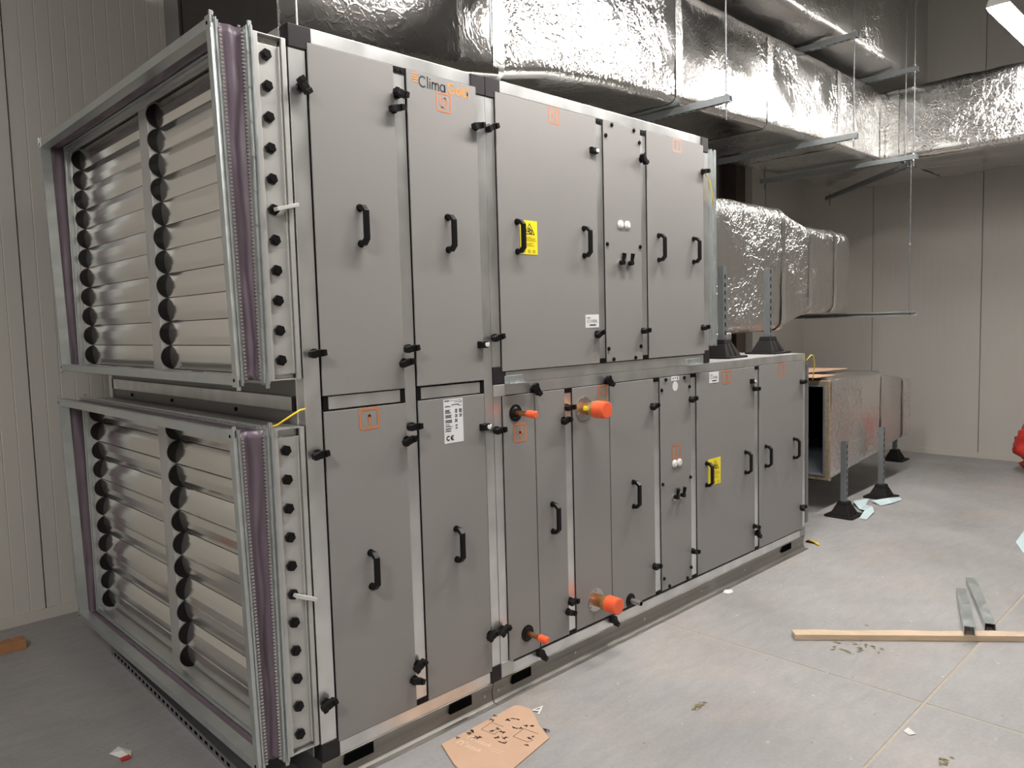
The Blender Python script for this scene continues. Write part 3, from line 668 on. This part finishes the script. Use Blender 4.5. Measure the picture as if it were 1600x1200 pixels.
    n = len(per); cb = MB(); cb.add(vs, [(i*(K+1)+k, i*(K+1)+k+1, ((i+1) % n)*(K+1)+k+1, ((i+1) % n)*(K+1)+k) for i in range(n) for k in range(K)], True)
    cb.build('flexible_collar', m_canvas, t, solid=.0012)
    # crimped seams: rows of small teeth along both edges of the fabric
    for xx, sh_, nm in ((-.200, True, 'crimp_seam'), (-.153, False, 'crimp_seam')):
        s = MB(); st = .0115
        def tooth(y, z, ny, nz_):
            X = xx+(sh(z) if sh_ else 0)
            if ny: s.box(X-.004, X+.004, y-.0035, y+.002, z-.0032, z+.0032)
            else: s.box(X-.004, X+.004, y-.0032, y+.0032, z-.002, z+.0035)
        z = zb+.02
        while z < zt-.02: tooth(y0+.002, z, 1, 0); z += st
        y = y0+.02
        while y < y1-.02: tooth(y, zt-.0015, 0, 1); y += st*2
        so = s.build(nm, m_steel, t); so['kind'] = 'stuff'
    for yy, zz_, sy, sz in ((y0, zt, 1, 1), (y0, zb, 1, -1), (y1-.005, zt, -1, 1), (y1-.005, zb, -1, -1)):
        for X, sx in ((-.228, True), (-.131, False)):
            X += sh(zz_) if sx else 0
            q = MB(); ya, yb = sorted((yy-.003*sy, yy+.035*sy)); z1_, z2_ = sorted((zz_-.034*sz, zz_+.006*sz))
            q.box(X-.003, X+.001, ya, yb, z1_, z2_); ya, yb = sorted((yy-.004*sy, yy+.004*sy)); z1_, z2_ = sorted((zz_-.02*sz, zz_+.016*sz)); q.box(X-.004, X+.008, ya, yb, z1_, z2_)
            q.mat(1).cyl((X-.003, yy+.020*sy, zz_-.016*sz), (X-.0036, yy+.020*sy, zz_-.016*sz), .006, 10); q.build('corner_bracket', [m_galv, m_dark], t, bevel=.0008)
    # rivets on the flanges facing the room
    for i in range(12):
        z = zb+.06+(zt-zb-.12)*i/11
        for yy in (y1-.020,):
            q = MB(); q.cyl((-.230+sh(z), yy, z), (-.233+sh(z), yy, z), .004, 8); q.build('rivet', m_steel, t)
    for i in range(10):
        z = zb+.08+(zt-zb-.16)*i/9
        q = MB(); q.cyl((-.1405, .000, z), (-.1405, -.009, z), .004, 8); q.build('rivet', m_steel, t)
    for i in range(9):
        y = .12+1.76*i/8
        q = MB(); q.cyl((-.152, y, zt-.006), (-.152, y, zt-.010+.009), .005, 8); q.build('rivet', m_steel, t)
    return t
hexU = [2.472-.0970*i for i in range(11)]; hexL = [1.204-.0973*i for i in range(11)]
damper(2.546, 1.430, hexU, 3, 'upper louver damper with closed polished blades and a purple fabric collar', 5, .25, -.021)
damper(1.287, .160, hexL, 13, 'lower louver damper with slightly opened blades and a purple fabric collar near the floor', 5, -.42, -.021)

# earth bonding wires
t = tag(MB().tube([(-.003, -.004, 1.335), (-.03, -.02, 1.335), (-.07, -.025, 1.318), (-.11, -.012, 1.293), (-.134, .03, 1.284)], .0035).build('earth_wire', m_yellow), 'yellow earth wire looping above the lower louver damper', 'wire')
tag(MB().tube([(2.49, -.012, 2.40), (2.52, -.02, 2.36), (2.555, -.018, 2.28), (2.57, -.010, 2.235)], .003).build('earth_wire', m_yellow), 'thin yellow earth wire hanging at the right end of the upper section', 'wire')
tag(MB().tube([(3.76, -.006, 1.30), (3.80, -.02, 1.335), (3.84, -.02, 1.33), (3.87, -.015, 1.27), (3.86, -.006, 1.16)], .003).build('earth_wire', m_yellow), 'thin yellow earth wire curling at the right end of the long low section', 'wire')

# ------------------------------------------------------------------ insulated ducts
def ring_pts(w_, h_, r, step):
    """rounded rectangle outline centred on 0, with outward normals"""
    out = []
    def seg(p, q, n):
        k = max(1, int((Vector(q)-Vector(p)).length/step))
        for i in range(k): out.append((p[0]+(q[0]-p[0])*i/k, p[1]+(q[1]-p[1])*i/k, n[0], n[1]))
    def cor(cx, cz, a0):
        for i in range(4):
            a = math.radians(a0+90*i/4); out.append((cx+r*math.cos(a), cz+r*math.sin(a), math.cos(a), math.sin(a)))
    W, H = w_/2, h_/2
    seg((-W+r, -H), (W-r, -H), (0, -1)); cor(W-r, -H+r, -90); seg((W, -H+r), (W, H-r), (1, 0)); cor(W-r, H-r, 0)
    seg((W-r, H), (-W+r, H), (0, 1)); cor(-W+r, H-r, 90); seg((-W, H-r), (-W, -H+r), (-1, 0)); cor(-W+r, -H+r, 180)
    return out
def duct(name, m, parent, axis, stations, r=.05, step=.045, amp=.007, seams=(), caps=(1, 1), seed=0, open_end=None):
    """stations: (t, a0, a1, z0, z1) along axis 0 (a = y) or axis 1 (a = x); the wrap bulges between the seams"""
    b = MB(); rows = []
    for s0, s1 in zip(stations[:-1], stations[1:]):
        k = max(1, int(abs(s1[0]-s0[0])/step))
        for i in range(k): rows.append([s0[j]+(s1[j]-s0[j])*i/k for j in range(5)])
    rows.append(list(stations[-1])); nper = None; vs = []
    ref = ring_pts(stations[0][2]-stations[0][1], stations[0][4]-stations[0][3], r, step)
    W0, H0_ = stations[0][2]-stations[0][1], stations[0][4]-stations[0][3]
    for t, a0, a1, z0, z1 in rows:
        ca, cz = (a0+a1)/2, (z0+z1)/2; ka, kz = (a1-a0)/W0, (z1-z0)/H0_
        pin = 0
        for sm in seams: pin -= .005*math.exp(-((t-sm)/.022)**2)
        for pa, pz, na, nz_ in ref:
            A, Z = ca+pa*ka, cz+pz*kz
            q = Vector((t, A, Z))
            d = amp*(noise.noise(q*2.1+Vector((seed, 0, 0)))+.6*noise.noise(q*6.3+Vector((0, seed, 0)))+.18*noise.noise(q*15)) + pin
            A += na*d; Z += nz_*d
            vs.append((t, A, Z) if axis == 0 else (A, t, Z))
    n = len(ref); R = len(rows)
    b.add(vs, [(i*n+k, i*n+(k+1) % n, (i+1)*n+(k+1) % n, (i+1)*n+k) for i in range(R-1) for k in range(n)], True)
    for e, i0 in ((0, 0), (1, R-1)):
        if caps[e]: b.add([vs[i0*n+k] for k in range(n)], [list(range(n))])
    return b.build(name, m, parent)
def band(parent, axis, t, wd, a0, a1, z0, z1, m=None, r=.055, grow=.006, name='foil_tape'):
    return duct(name, m or m_tape, parent, axis, [(t-wd/2, a0-grow, a1+grow, z0-grow, z1+grow), (t+wd/2, a0-grow, a1+grow, z0-grow, z1+grow)], r, .03, .004, caps=(0, 0), seed=t)

DY0, DY1, DZ0, DZ1 = .39, 1.30, 2.985, 3.635
ZB = [(.18, 2.665), (1.0, 2.725), (1.32, 2.775), (1.7, 2.855), (2.2, 2.90), (2.65, 2.922), (3.2, 2.938), (3.95, 2.952), (4.8, 2.982), (7.45, 2.985)]
def zb_at(x):
    for (xa, za), (xb, zb_) in zip(ZB[:-1], ZB[1:]):
        if xa <= x <= xb: return za+(zb_-za)*(x-xa)/(xb-xa)
    return DZ0
D1 = thing('insulated_duct', (3.6, 1.0, DZ0), 'large foil wrapped duct hung above the unit and turning toward the right', 'duct', 'foil wrapped air ducts')
duct('duct_run', m_foil, D1, 0, [(x, DY0, DY1, z, DZ1) for x, z in ZB[2:]], .055, .05, .008, caps=(0, 1), seed=1)
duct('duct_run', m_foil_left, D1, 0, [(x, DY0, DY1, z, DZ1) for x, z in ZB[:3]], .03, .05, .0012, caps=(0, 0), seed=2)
part_box('end_plate', m_enddark, D1, .195, .21, DY0+.005, DY1-.005, 2.675, DZ1-.01, 0)
duct('duct_branch', m_foil, D1, 1, [(.42, 6.22, 7.52, DZ0-.001, DZ1+.001), (-5.6, 6.22, 7.52, DZ0-.001, DZ1+.001)], .055, .05, .010, seed=4)
for t in (1.32, 2.86, 4.02, 5.22, 6.15): band(D1, 0, t, .075, DY0, DY1, zb_at(t), DZ1, grow=.004)
for t in (.30, -.95): band(D1, 1, t, .075, 6.22, 7.52, DZ0, DZ1, grow=.004)
D2 = thing('insulated_duct', (4.0, .8, 3.71), 'tall dull foil duct hanging highest, above the large foil duct', 'duct', 'foil wrapped air ducts')
duct('duct_run', m_foil_dark, D2, 0, [(1.0, .17, 1.2, 3.715, 4.75), (6.66, .17, 1.2, 3.715, 4.75)], .05, .06, .008, seams=(2.6, 4.1, 5.4), seed=9)
D3 = thing('insulated_duct', (4.2, 1.0, 1.48), 'crumpled foil duct leaving the right end of the upper section and stepping down', 'duct', 'foil wrapped air ducts')
duct('duct_run', m_foil2, D3, 0, [(2.66, .50, 1.62, 1.49, 2.455), (4.44, .50, 1.62, 1.49, 2.455)], .10, .04, .010, seams=(3.6,), seed=12)
duct('duct_reducer', m_foil2, D3, 0, [(4.42, .50, 1.62, 1.49, 2.455), (4.92, .50, 1.62, 1.61, 2.345)], .10, .035, .008, caps=(0, 0), seed=13)
duct('duct_end', m_foil2, D3, 0, [(4.90, .50, 1.62, 1.61, 2.35), (5.72, .50, 1.62, 1.62, 2.34), (5.80, .56, 1.56, 1.66, 2.28)], .10, .035, .008, seams=(5.12, 5.45), seed=14)
for t, a in ((4.45, (.50, 1.62, 1.49, 2.45)), (4.93, (.50, 1.62, 1.61, 2.345)), (5.42, (.50, 1.62, 1.615, 2.345))): band(D3, 0, t, .06, *a, r=.10)
# collar between unit and duct
rr_ = MB(); rect_ring(rr_, [(2.636, 0), (2.67, .10), (2.66, .12), (2.636, .03)], .05, 1.95, 1.46, 2.53); rr_.build('connection_collar', m_galv, D3)
# rolled insulation hanging under the duct
duct('loose_insulation', m_foil_dark, D3, 0, [(3.10, .52, .72, 1.445, 1.50), (3.7, .52, .80, 1.43, 1.50)], .02, .03, .010, seed=21)

D4 = thing('insulated_duct', (5.6, 1.0, .26), 'open ended foil wrapped duct standing low on the floor supports', 'duct', 'foil wrapped air ducts')
LY0, LY1 = .27, 1.85
duct('duct_run', m_foil3, D4, 0, [(4.82, LY0, LY1, .255, 1.085), (5.90, LY0, LY1, .35, 1.085)], .05, .04, .007, caps=(0, 0), seams=(5.86,), seed=31)
duct('duct_reducer', m_foil2, D4, 0, [(5.88, LY0, LY1, .35, 1.085), (6.45, LY0, LY1, .41, .995)], .05, .04, .009, caps=(0, 0), seams=(6.42,), seed=32)
duct('duct_end', m_foil3, D4, 0, [(6.43, LY0, LY1, .41, .995), (6.72, LY0+.02, LY1, .40, .97)], .05, .04, .006, caps=(0, 1), seed=33)
# mouth: insulation edge, sheet metal inner duct, black sheet painting the shade inside
rr_ = MB(); rect_ring(rr_, [(4.82, .004), (4.805, .012), (4.81, .05), (4.85, .055), (4.85, .01)], LY0, LY1, .255, 1.085); rr_.build('insulation_edge', m_wool, D4)
rr_ = MB(); rect_ring(rr_, [(4.795, .055), (4.795, .045), (4.80, .045), (4.80, .052), (5.9, .085), (5.9, .095), (4.80, .060)], LY0, LY1, .255, 1.085); rr_.build('inner_duct', m_inner, D4)
part_box('dark_interior_sheet', m_dark, D4, 5.88, 5.89, LY0+.06, LY1-.06, .42, 1.0, 0)
band(D4, 0, 5.88, .02, LY0, LY1, .352, 1.085, m_foil_dark, grow=.004); band(D4, 0, 6.44, .03, LY0, LY1, .41, .995, m_foil_dark, grow=.004)

# cardboard sheets on that duct
def sheet(name, m, pts, th, label, cat, group=None, wob=0):
    b = MB(); n = len(pts)
    top = [(x, y, z+th) for x, y, z in pts]; b.add(list(pts)+top, [list(range(n))[::-1], list(range(n, 2*n))]+[(i, (i+1) % n, n+(i+1) % n, n+i) for i in range(n)])
    return tag(b.build(name, m), label, cat, group)
sheet('cardboard_sheet', m_card, [(4.70, .34, 1.105), (5.08, .36, 1.100), (5.14, .95, 1.097), (4.70, .98, 1.100)], .006, 'flat brown cardboard piece at the front edge on top of the low duct', 'cardboard', 'cardboard on the low duct')
sheet('cardboard_sheet', m_card, [(4.72, .62, 1.118), (5.75, .52, 1.112), (5.62, 1.40, 1.110), (4.66, 1.36, 1.116)], .006, 'larger brown cardboard piece lying farther back on top of the low duct', 'cardboard', 'cardboard on the low duct')

# ------------------------------------------------------------------ strut channel, hangers and stands
def strut(b, p0, p1, up=Vector((0, 0, 1)), w_=.041, slots=True, slot_side=1):
    """slotted C-channel between two points, open side along 'up', slots in the back as dark recesses"""
    p0 = Vector(p0); p1 = Vector(p1); d = (p1-p0).normalized(); up = (up-d*up.dot(d)).normalized(); sd = d.cross(up); h = w_/2; tk = .003
    prof = [(-h, h), (-h, -h), (h, -h), (h, h), (h*.5, h), (h*.5, h-.008), (h*.5+tk, h-.008), (h*.5+tk, h-tk), (h-tk, h-tk), (h-tk, -h+tk), (-h+tk, -h+tk), (-h+tk, h-tk), (-h*.5-tk, h-tk), (-h*.5-tk, h-.008), (-h*.5, h-.008), (-h*.5, h)]
    n = len(prof); vs = [p+sd*a+up*c_ for p in (p0, p1) for a, c_ in prof]
    b.mat(0).add(vs, [(i, (i+1) % n, n+(i+1) % n, n+i) for i in range(n)])
    # end faces as thin walls
    for e in (0, 1):
        o = e*n
        b.add(vs, [(o+0, o+1, o+10, o+11), (o+1, o+2, o+9, o+10), (o+2, o+3, o+8, o+9)])
    if slots:
        L_ = (p1-p0).length; k = int(L_/.05); b.mat(1)
        for i in range(k):
            c0 = p0+d*(.025+.05*i)-up*(h+.0006)
            b.add([c0+d*u+sd*v for u, v in ((-.014, -.006), (.014, -.006), (.014, .006), (-.014, .006))], [(0, 1, 2, 3)])
    return b
def rod(parent, x, y, z0, z1, r=.0045):
    b = MB(); b.cyl((x, y, z0), (x, y, z1), r, 8); return b.build('threaded_rod', m_rod, parent)
def nut(parent, x, y, z):
    b = MB(); b.ngon((x, y, z-.004), (x, y, z+.004), .010, 6); b.cyl((x, y, z+.004), (x, y, z+.006), .014, 12); return b.build('nut', m_steel, parent)
UP = Vector((0, 0, 1))
for x, y, up_too, lab in ((2.91, .10, False, 'slotted steel duct hanger nearest the unit, its end above the upper doors'), (4.69, .06, True, 'slotted steel duct hanger with two cross bars in the middle of the large duct'), (5.90, .03, True, 'slotted steel duct hanger with two cross bars at the corner of the large duct')):
    t = thing('duct_hanger', (x, 1.0, 2.93), lab, 'duct hanger', 'trapeze hangers under the large duct')
    zs = 2.898 if x < 3 else 2.94
    strut(MB(), (x, y-.03, zs), (x, 1.44, zs)).build('strut_channel', [m_strut, m_dark], t)
    for yy in (y, 1.40):
        rod(t, x, yy, zs-.12 if x < 3 else zs-.08, ZC); nut(t, x, yy, zs-.026); nut(t, x, yy, zs+.026)
    if up_too:
        strut(MB(), (x, y-.03, 3.675), (x, 1.44, 3.675)).build('strut_channel', [m_galv_dark, m_dark], t); nut(t, x, y, 3.65); nut(t, x, y, 3.705)
t = thing('duct_brace', (6.6, .7, 2.92), 'slotted steel strut running diagonally under the corner of the large duct', 'strut')
strut(MB(), (5.96, .08, 2.893), (7.25, 1.36, 2.893)).build('strut_channel', [m_galv_dark, m_dark], t); rod(t, 7.19, 1.30, 2.80, 2.96); rod(t, 6.02, .14, 2.86, ZC); nut(t, 7.19, 1.30, 2.935)
t = thing('duct_hanger', (5.85, .6, 1.60), 'lone slotted strut on a long thin rod beside the end of the crumpled duct', 'duct hanger')
strut(MB(), (5.90, -.005, 1.597), (5.90, 1.75, 1.597), up=Vector((-1, 0, 0)), slots=False).build('strut_channel', [m_galv, m_dark], t); rod(t, 5.90, .05, 1.56, 2.94, .004); rod(t, 5.90, 1.39, 1.56, 2.94, .004); nut(t, 5.90, .05, 1.57); nut(t, 5.90, .05, 2.20)
tag(MB().cyl((1.18, .29, 2.86), (1.18, .29, ZC), .006, 8).build('threaded_rod', m_galv_dark), 'dark threaded rod hanging in front of the large duct above the logo', 'rod')
tag(MB().cyl((.22, .32, 2.62), (.22, .32, ZC), .004, 8).build('threaded_rod', m_galv), 'thin threaded rod hanging at the left end of the large duct', 'rod')

def stand(x, y, z, h, label, rz=0):
    t = thing('support_stand', (x, y, z), label, 'support stand', 'strut posts on rubber feet')
    f = MB(); f.prism([(x+a, y+b_) for a, b_ in ((-.125, -.095), (-.11, -.115), (.11, -.115), (.125, -.095), (.125, .095), (.11, .115), (-.11, .115), (-.125, .095))], 2, z, z+.014)
    def fr_(s0, s1, za, zb_): 
        vs = [(x+a*s, y+b_*s*.9, q) for q, s in ((za, s0), (zb_, s1)) for a, b_ in ((-1, -1), (1, -1), (1, 1), (-1, 1))]
        f.add(vs, [(0, 1, 5, 4), (1, 2, 6, 5), (2, 3, 7, 6), (3, 0, 4, 7), (4, 5, 6, 7), (3, 2, 1, 0)])
    fr_(.088, .052, z+.014, z+.088); fr_(.050, .042, z+.088, z+.118)
    for a in (-1, 1):   # ribs on the pyramid
        f.add([(x+a*.03-.004, y-.086, z+.014), (x+a*.03+.004, y-.086, z+.014), (x+a*.02+.004, y-.045, z+.10), (x+a*.02-.004, y-.045, z+.10), (x+a*.03-.004, y-.06, z+.014), (x+a*.03+.004, y-.06, z+.014)], [(0, 1, 2, 3), (0, 3, 4), (1, 5, 2)])
    f.build('rubber_foot', m_rubber, t, bevel=.003)
    s = MB(); strut(s, (x, y, z+.085), (x, y, z+h), up=Vector((0, 1, 0))); s.mat(1)
    k = int((h-.12)/.05)
    s.build('post', [m_strut, m_dark], t)
    return t
stand(3.06, .22, ZM, .575, 'strut post on a black rubber foot, left one on top of the long low section')
stand(3.66, .22, ZM, .585, 'strut post on a black rubber foot, right one on top of the long low section')
stand(4.80, .155, 0, .60, 'strut post on rubber foot on the floor at the open mouth of the low duct')
stand(5.62, .165, 0, .62, 'strut post on a black rubber foot on the floor midway along the low duct')
stand(7.50, .70, 0, .45, 'strut post on a black rubber foot farthest back, beyond the end of the low duct')

# ------------------------------------------------------------------ floor items
# long pine batten
def bar(name, m, p0, p1, w_, h_, label, cat, bevel=.003, z=0):
    p0 = Vector((*p0, 0)); p1 = Vector((*p1, 0)); d = (p1-p0).normalized(); s = Vector((-d.y, d.x, 0))*w_/2
    b = MB(); k = 12; vs = []
    for i in range(k+1):
        p = p0+(p1-p0)*i/k; j = .0025*math.sin(i*2.1)
        vs += [p-s*(1+j)+Vector((0, 0, z)), p+s*(1-j)+Vector((0, 0, z)), p+s*(1+j)+Vector((0, 0, z+h_+j)), p-s+Vector((0, 0, z+h_))]
    fs = [(i*4+a, i*4+(a+1) % 4, (i+1)*4+(a+1) % 4, (i+1)*4+a) for i in range(k) for a in range(4)]+[(0, 1, 2, 3), (k*4+3, k*4+2, k*4+1, k*4)]
    b.add(vs, fs); return tag(b.build(name, m, bevel=bevel), label, cat)
bar('timber_batten', m_wood, (2.285, -.618), (3.36, -1.86), .062, .030, 'long pale pine batten lying on the concrete floor at the right', 'timber')
def stud(p0, p1, z0, z1, label):
    """thin steel C-stud lying on its back"""
    p0 = Vector((*p0, z0)); p1 = Vector((*p1, z1)); d = (p1-p0).normalized(); s = d.cross(Vector((0, 0, 1))).normalized(); u = s.cross(d)
    w_, h_, tk = .024, .038, .0025
    prof = [(-w_, 0), (-w_, h_), (w_, h_), (w_, 0), (w_-.008, 0), (w_-.008, tk), (w_-tk, tk), (w_-tk, h_-tk), (-w_+tk, h_-tk), (-w_+tk, tk), (-w_+.008, tk), (-w_+.008, 0)]
    n = len(prof); vs = [p+s*a+u*c_ for p in (p0, p1) for a, c_ in prof]
    b = MB(); b.add(vs, [(i, (i+1) % n, n+(i+1) % n, n+i) for i in range(n)])
    for o in (0, n): b.add(vs, [(o+0, o+1, o+8, o+9), (o+1, o+2, o+7, o+8), (o+2, o+3, o+6, o+7)])
    return tag(b.build('steel_stud', m_galv), label, 'steel stud', 'steel studs by the batten')
stud((3.46, -1.048), (2.79, -1.265), 0.004, .042, 'short grey steel stud resting its near end on the pine batten')
stud((3.70, -1.032), (3.01, -1.300), 0.0, 0.0, 'longer grey steel stud lying flat behind the other stud')
# cardboard with printing and marker sketches
cpts = [(.458, -.088), (.405, -.225), (.385, -.345), (.52, -.405), (.771, -.359), (.815, -.262), (.84, -.224), (.868, -.180), (.882, -.150), (.870, -.098), (.858, -.082), (.752, -.084), (.60, -.088)]
t = thing('cardboard_sheet', (.63, -.22, 0), 'torn cardboard sheet with marker sketches on the floor beside the base rail', 'cardboard')
b = MB(); n = len(cpts); b.add([(x, y, .001) for x, y in cpts]+[(x, y, .006) for x, y in cpts], [list(range(n))[::-1], list(range(n, 2*n))]+[(i, (i+1) % n, n+(i+1) % n, n+i) for i in range(n)]); b.build('sheet', m_card, t)
# sheet frame: e1 runs along the near printed edge, e2 up the sheet
O = Vector((.470, -.115)); e1 = Vector((.035, -.240)).normalized(); e2 = Vector((-e1.y, e1.x))
e2 = e2 if e2.x > 0 else -e2
def CP(a, b_): q = O+e1*a+e2*b_; return (q.x, q.y, .0066)
ink = MB(); RS = random.Random(5)
def scrib(a, b_, s, n=7, wd=.003):
    pts = [(a+RS.uniform(-s, s)*1.25, b_+RS.uniform(-s, s)*.8) for _ in range(n)]; ink.strokes([pts], wd*1.7, CP)
ink.strokes([[(.03, .16), (.03, .225), (.09, .225)], [(.03, .16), (.095, .16)], [(.095, .16), (.095, .185)]], .0022, CP)
ink.strokes([[(.165, .19), (.165, .26), (.235, .26)], [(.165, .19), (.235, .19), (.245, .215)]], .0022, CP)
for a, b_, s in ((.005, .11, .010), (.012, .13, .011), (.050, .10, .012), (.066, .115, .008), (.02, .24, .008), (.01, .27, .008), (.075, .175, .009), (.085, .20, .009), (.11, .19, .010), (.07, .275, .011), (.085, .295, .010), (.105, .30, .009), (.13, .24, .013), (.145, .255, .014), (.165, .285, .011), (.185, .295, .008), (.115, .15, .012), (.14, .165, .013), (.15, .135, .016), (.225, .215, .008), (.225, .235, .008), (.245, .17, .008), (.24, .30, .010), (.255, .305, .007), (-.01, .06, .008)):
    scrib(a, b_, s)
ink.build('marker_sketch', m_cardink, t)['kind'] = 'stuff'
pr = MB()
def ctext(s, size, a, b_):
    vs, fs = text_polys(s, size); pr.add([CP(a+v[0], b_+v[1]) for v in vs], fs)
for b_ in (.030, .078):
    a0 = .015 if b_ < .05 else .025
    pr.strokes([arc(a0+.010, b_+.012, .010, .012, 180, 0, 8)+[(a0+.020, b_)], [(a0, b_), (a0, b_+.012)], [(a0+.028, b_+.022), (a0+.032, b_+.030)]], .005, CP)
    ctext('izzuk', .036, a0+.040, b_)
pr.strokes([[(.150, .100-.02), (.205, .085)], [(.150, .066), (.205, .070)]], .002, CP)
pr.build('pale_print', m_cardprint, t)
# white letter cut-out
la = MB(); O2 = Vector((.842, -.172)); f1 = Vector((.05, .012)); f2 = Vector((.02, -.04))
def AP(a, b_): return (.855+a*.022+b_*.066, -.158-a*.042+b_*.010, .0035)
la.strokes([[(0, 0), (.5, 1), (1, 0)], [(.2, .36), (.8, .36)]], .13, AP)
tag(la.build('letter_sticker', m_pwhite, solid=.0015), 'small white letter A sticker on the floor by the cardboard', 'sticker')
# timber offcut at the left edge
bar('timber_offcut', m_wood2, (-.60, 2.245), (-.425, 2.235), .075, .05, 'short orange brown timber offcut at the left edge under the back wall', 'timber')
# papers
def paper(pts, label, group='pale blue sheets on the floor', z=.004, m=None, name='paper_sheet', cat='paper'):
    b = MB(); n = len(pts); cx = sum(p[0] for p in pts)/n; cy = sum(p[1] for p in pts)/n
    hz = [p[2] if len(p) > 2 else z for p in pts]
    b.add([(p[0], p[1], h) for p, h in zip(pts, hz)]+[(cx, cy, sum(hz)/n+.012)], [(i, (i+1) % n, n) for i in range(n)])
    return tag(b.build(name, m or m_paper, solid=.001), label, cat, group)
def folded(rows, label):
    """a creased strip: rows of two edge points, alternately lying and lifted"""
    b = MB(); vs = [q for r_ in rows for q in r_]
    b.add(vs, [(2*i, 2*i+1, 2*i+3, 2*i+2) for i in range(len(rows)-1)])
    return tag(b.build('paper_sheet', m_paper, solid=.001), label, 'paper', 'pale blue sheets on the floor')
folded([((4.77, .024, .004), (4.765, -.035, .004)), ((4.95, .05, .030), (5.00, -.005, .016)), ((5.05, .13, .006), (5.10, .045, .034)), ((5.19, .235, .030), (5.24, .15, .004)), ((5.34, .275, .008), (5.42, .19, .020))], 'creased pale blue paper strip running from the nearer rubber foot back under the low duct')
folded([((5.36, .150, .020), (5.29, .050, .004)), ((5.46, .046, .040), (5.41, .004, .010)), ((5.70, .040, .006), (5.61, -.012, .004))], 'short pale blue paper strip lying in front of the farther rubber foot')
paper([(4.80, -1.022), (5.10, -1.007, .02), (5.20, -1.25, .03), (4.75, -1.30), (4.56, -1.115)], 'pale blue paper sheet cut off by the right edge of the photo')
# red crumpled bag
bm = bmesh.new(); bmesh.ops.create_icosphere(bm, subdivisions=4, radius=1)
for v in bm.verts:
    p = v.co.copy(); k = 1+.28*noise.noise(p*2.3)+.16*noise.noise(p*6)
    z = p.z*.34*k; pinch = 1-.45*math.exp(-((z+.13)/.06)**2)
    v.co = Vector((p.x*.20*k*pinch, p.y*.24*k*pinch, max((z+.30)*.78, 0)))
me = bpy.data.meshes.new('plastic_bag'); bm.to_mesh(me); bm.free(); me.materials.append(m_red)
for p in me.polygons: p.use_smooth = True
o = bpy.data.objects.new('plastic_bag', me); C.objects.link(o); o.location = (7.55, -.64, 0); tag(o, 'crumpled red plastic bag on the floor by the far wall at the right edge', 'bag')
# small litter
def scrap(pts, m, label, cat, z=.003, group=None):
    return paper([(x, y) for x, y in pts], label, group, z, m, 'scrap', cat)
scrap([(-.452, .80), (-.425, .72), (-.402, .715), (-.385, .76), (-.41, .83)], m_pwhite, 'small torn white paper scrap with red edge, lower left floor', 'scrap')
sr = MB(); sr.box(-.438, -.405, .705, .722, .004, .012); tag(sr.build('scrap', m_red), 'tiny red plastic strip beside the torn white scrap', 'scrap')
scrap([(1.735, -1.318), (1.775, -1.322), (1.745, -1.36), (1.72, -1.345)], m_pwhite, 'white paper chip near the crossing floor joints', 'scrap')
scrap([(2.615, -.035), (2.66, -.015), (2.70, -.045), (2.66, -.075), (2.62, -.065)], m_pwhite, 'flat white flake beside the middle of the base rail', 'scrap')
tw = MB(); tw.tube([(3.93, .05, .008), (3.90, -.01, .012), (3.87, -.05, .008)], .008, 8); tag(tw.build('tape_piece', m_yellow), 'scrap of yellow and black tape near the right end of the base', 'tape')
tw = MB(); tw.box(3.895, 3.935, -.005, .055, .001, .010); tag(tw.build('tape_piece', m_black), 'black end of the torn tape near the right end of the base', 'tape')
RL = random.Random(11)
def leafbits(cx, cy, n, s, label):
    b = MB()
    for _ in range(n):
        x, y, a = cx+RL.gauss(0, s), cy+RL.gauss(0, s*.6), RL.uniform(0, 6.28); l = RL.uniform(.006, .018); w_ = l*.3; c_, s_ = math.cos(a), math.sin(a)
        b.add([(x+c_*u-s_*v, y+s_*u+c_*v, .0015+k) for u, v, k in ((-l, 0, 0), (0, -w_, .004), (l, 0, 0), (0, w_, .003))], [(0, 1, 2, 3)])
    return tag(b.build('leaf_litter', m_leaf), label, 'debris', 'dry plant bits on the floor', 'stuff')
leafbits(1.365, -.645, 26, .016, 'small patch of dry leaf crumbs in front of the base rail'); leafbits(2.45, -.86, 60, .09, 'dry leaf crumbs scattered in front of the pine batten'); leafbits(1.62, -1.50, 12, .02, 'dry leaf crumbs at the bottom edge of the photo')
bb = MB()
for _ in range(130):
    x, y = RL.uniform(.9, 4.5), RL.uniform(-1.9, -.08); l = RL.uniform(.002, .007); bb.add([(x-l, y, .001), (x, y-l*.6, .003), (x+l, y, .001), (x, y+l*.6, .004)], [(0, 1, 2, 3)])
tag(bb.build('grit', m_pwhite), 'scattered pale plaster grit on the concrete floor', 'debris', None, 'stuff')
# perforated steel strut lying on the floor under the lower louver
t = thing('perforated_strut', (-.17, .9, 0), 'dark perforated steel channel on the floor beneath the lower louver damper', 'strut')
b = MB(); ya, yb = -.15, 1.78; tilt = .018
def PX(y): return -.150-.022*(1.709-y)
for xa, xb, za, zb_ in ((0, .003, 0, .041), (.003, .060, 0, .003), (.057, .060, 0, .041)):
    b.add([(PX(y)+xx, y, zz) for y in (ya, yb) for xx, zz in ((xa, za), (xb, za), (xb, zb_), (xa, zb_))], [(0, 1, 5, 4), (1, 2, 6, 5), (2, 3, 7, 6), (3, 0, 4, 7), (0, 1, 2, 3), (7, 6, 5, 4)])
b.build('channel', m_galv_dark, t)
for i in range(36):
    y = ya+.04+.052*i
    if y > yb-.03: break
    MB().box(PX(y)-.0006, PX(y)+.0005, y-.013, y+.013, .015, .028).build('slot', m_dark, t)
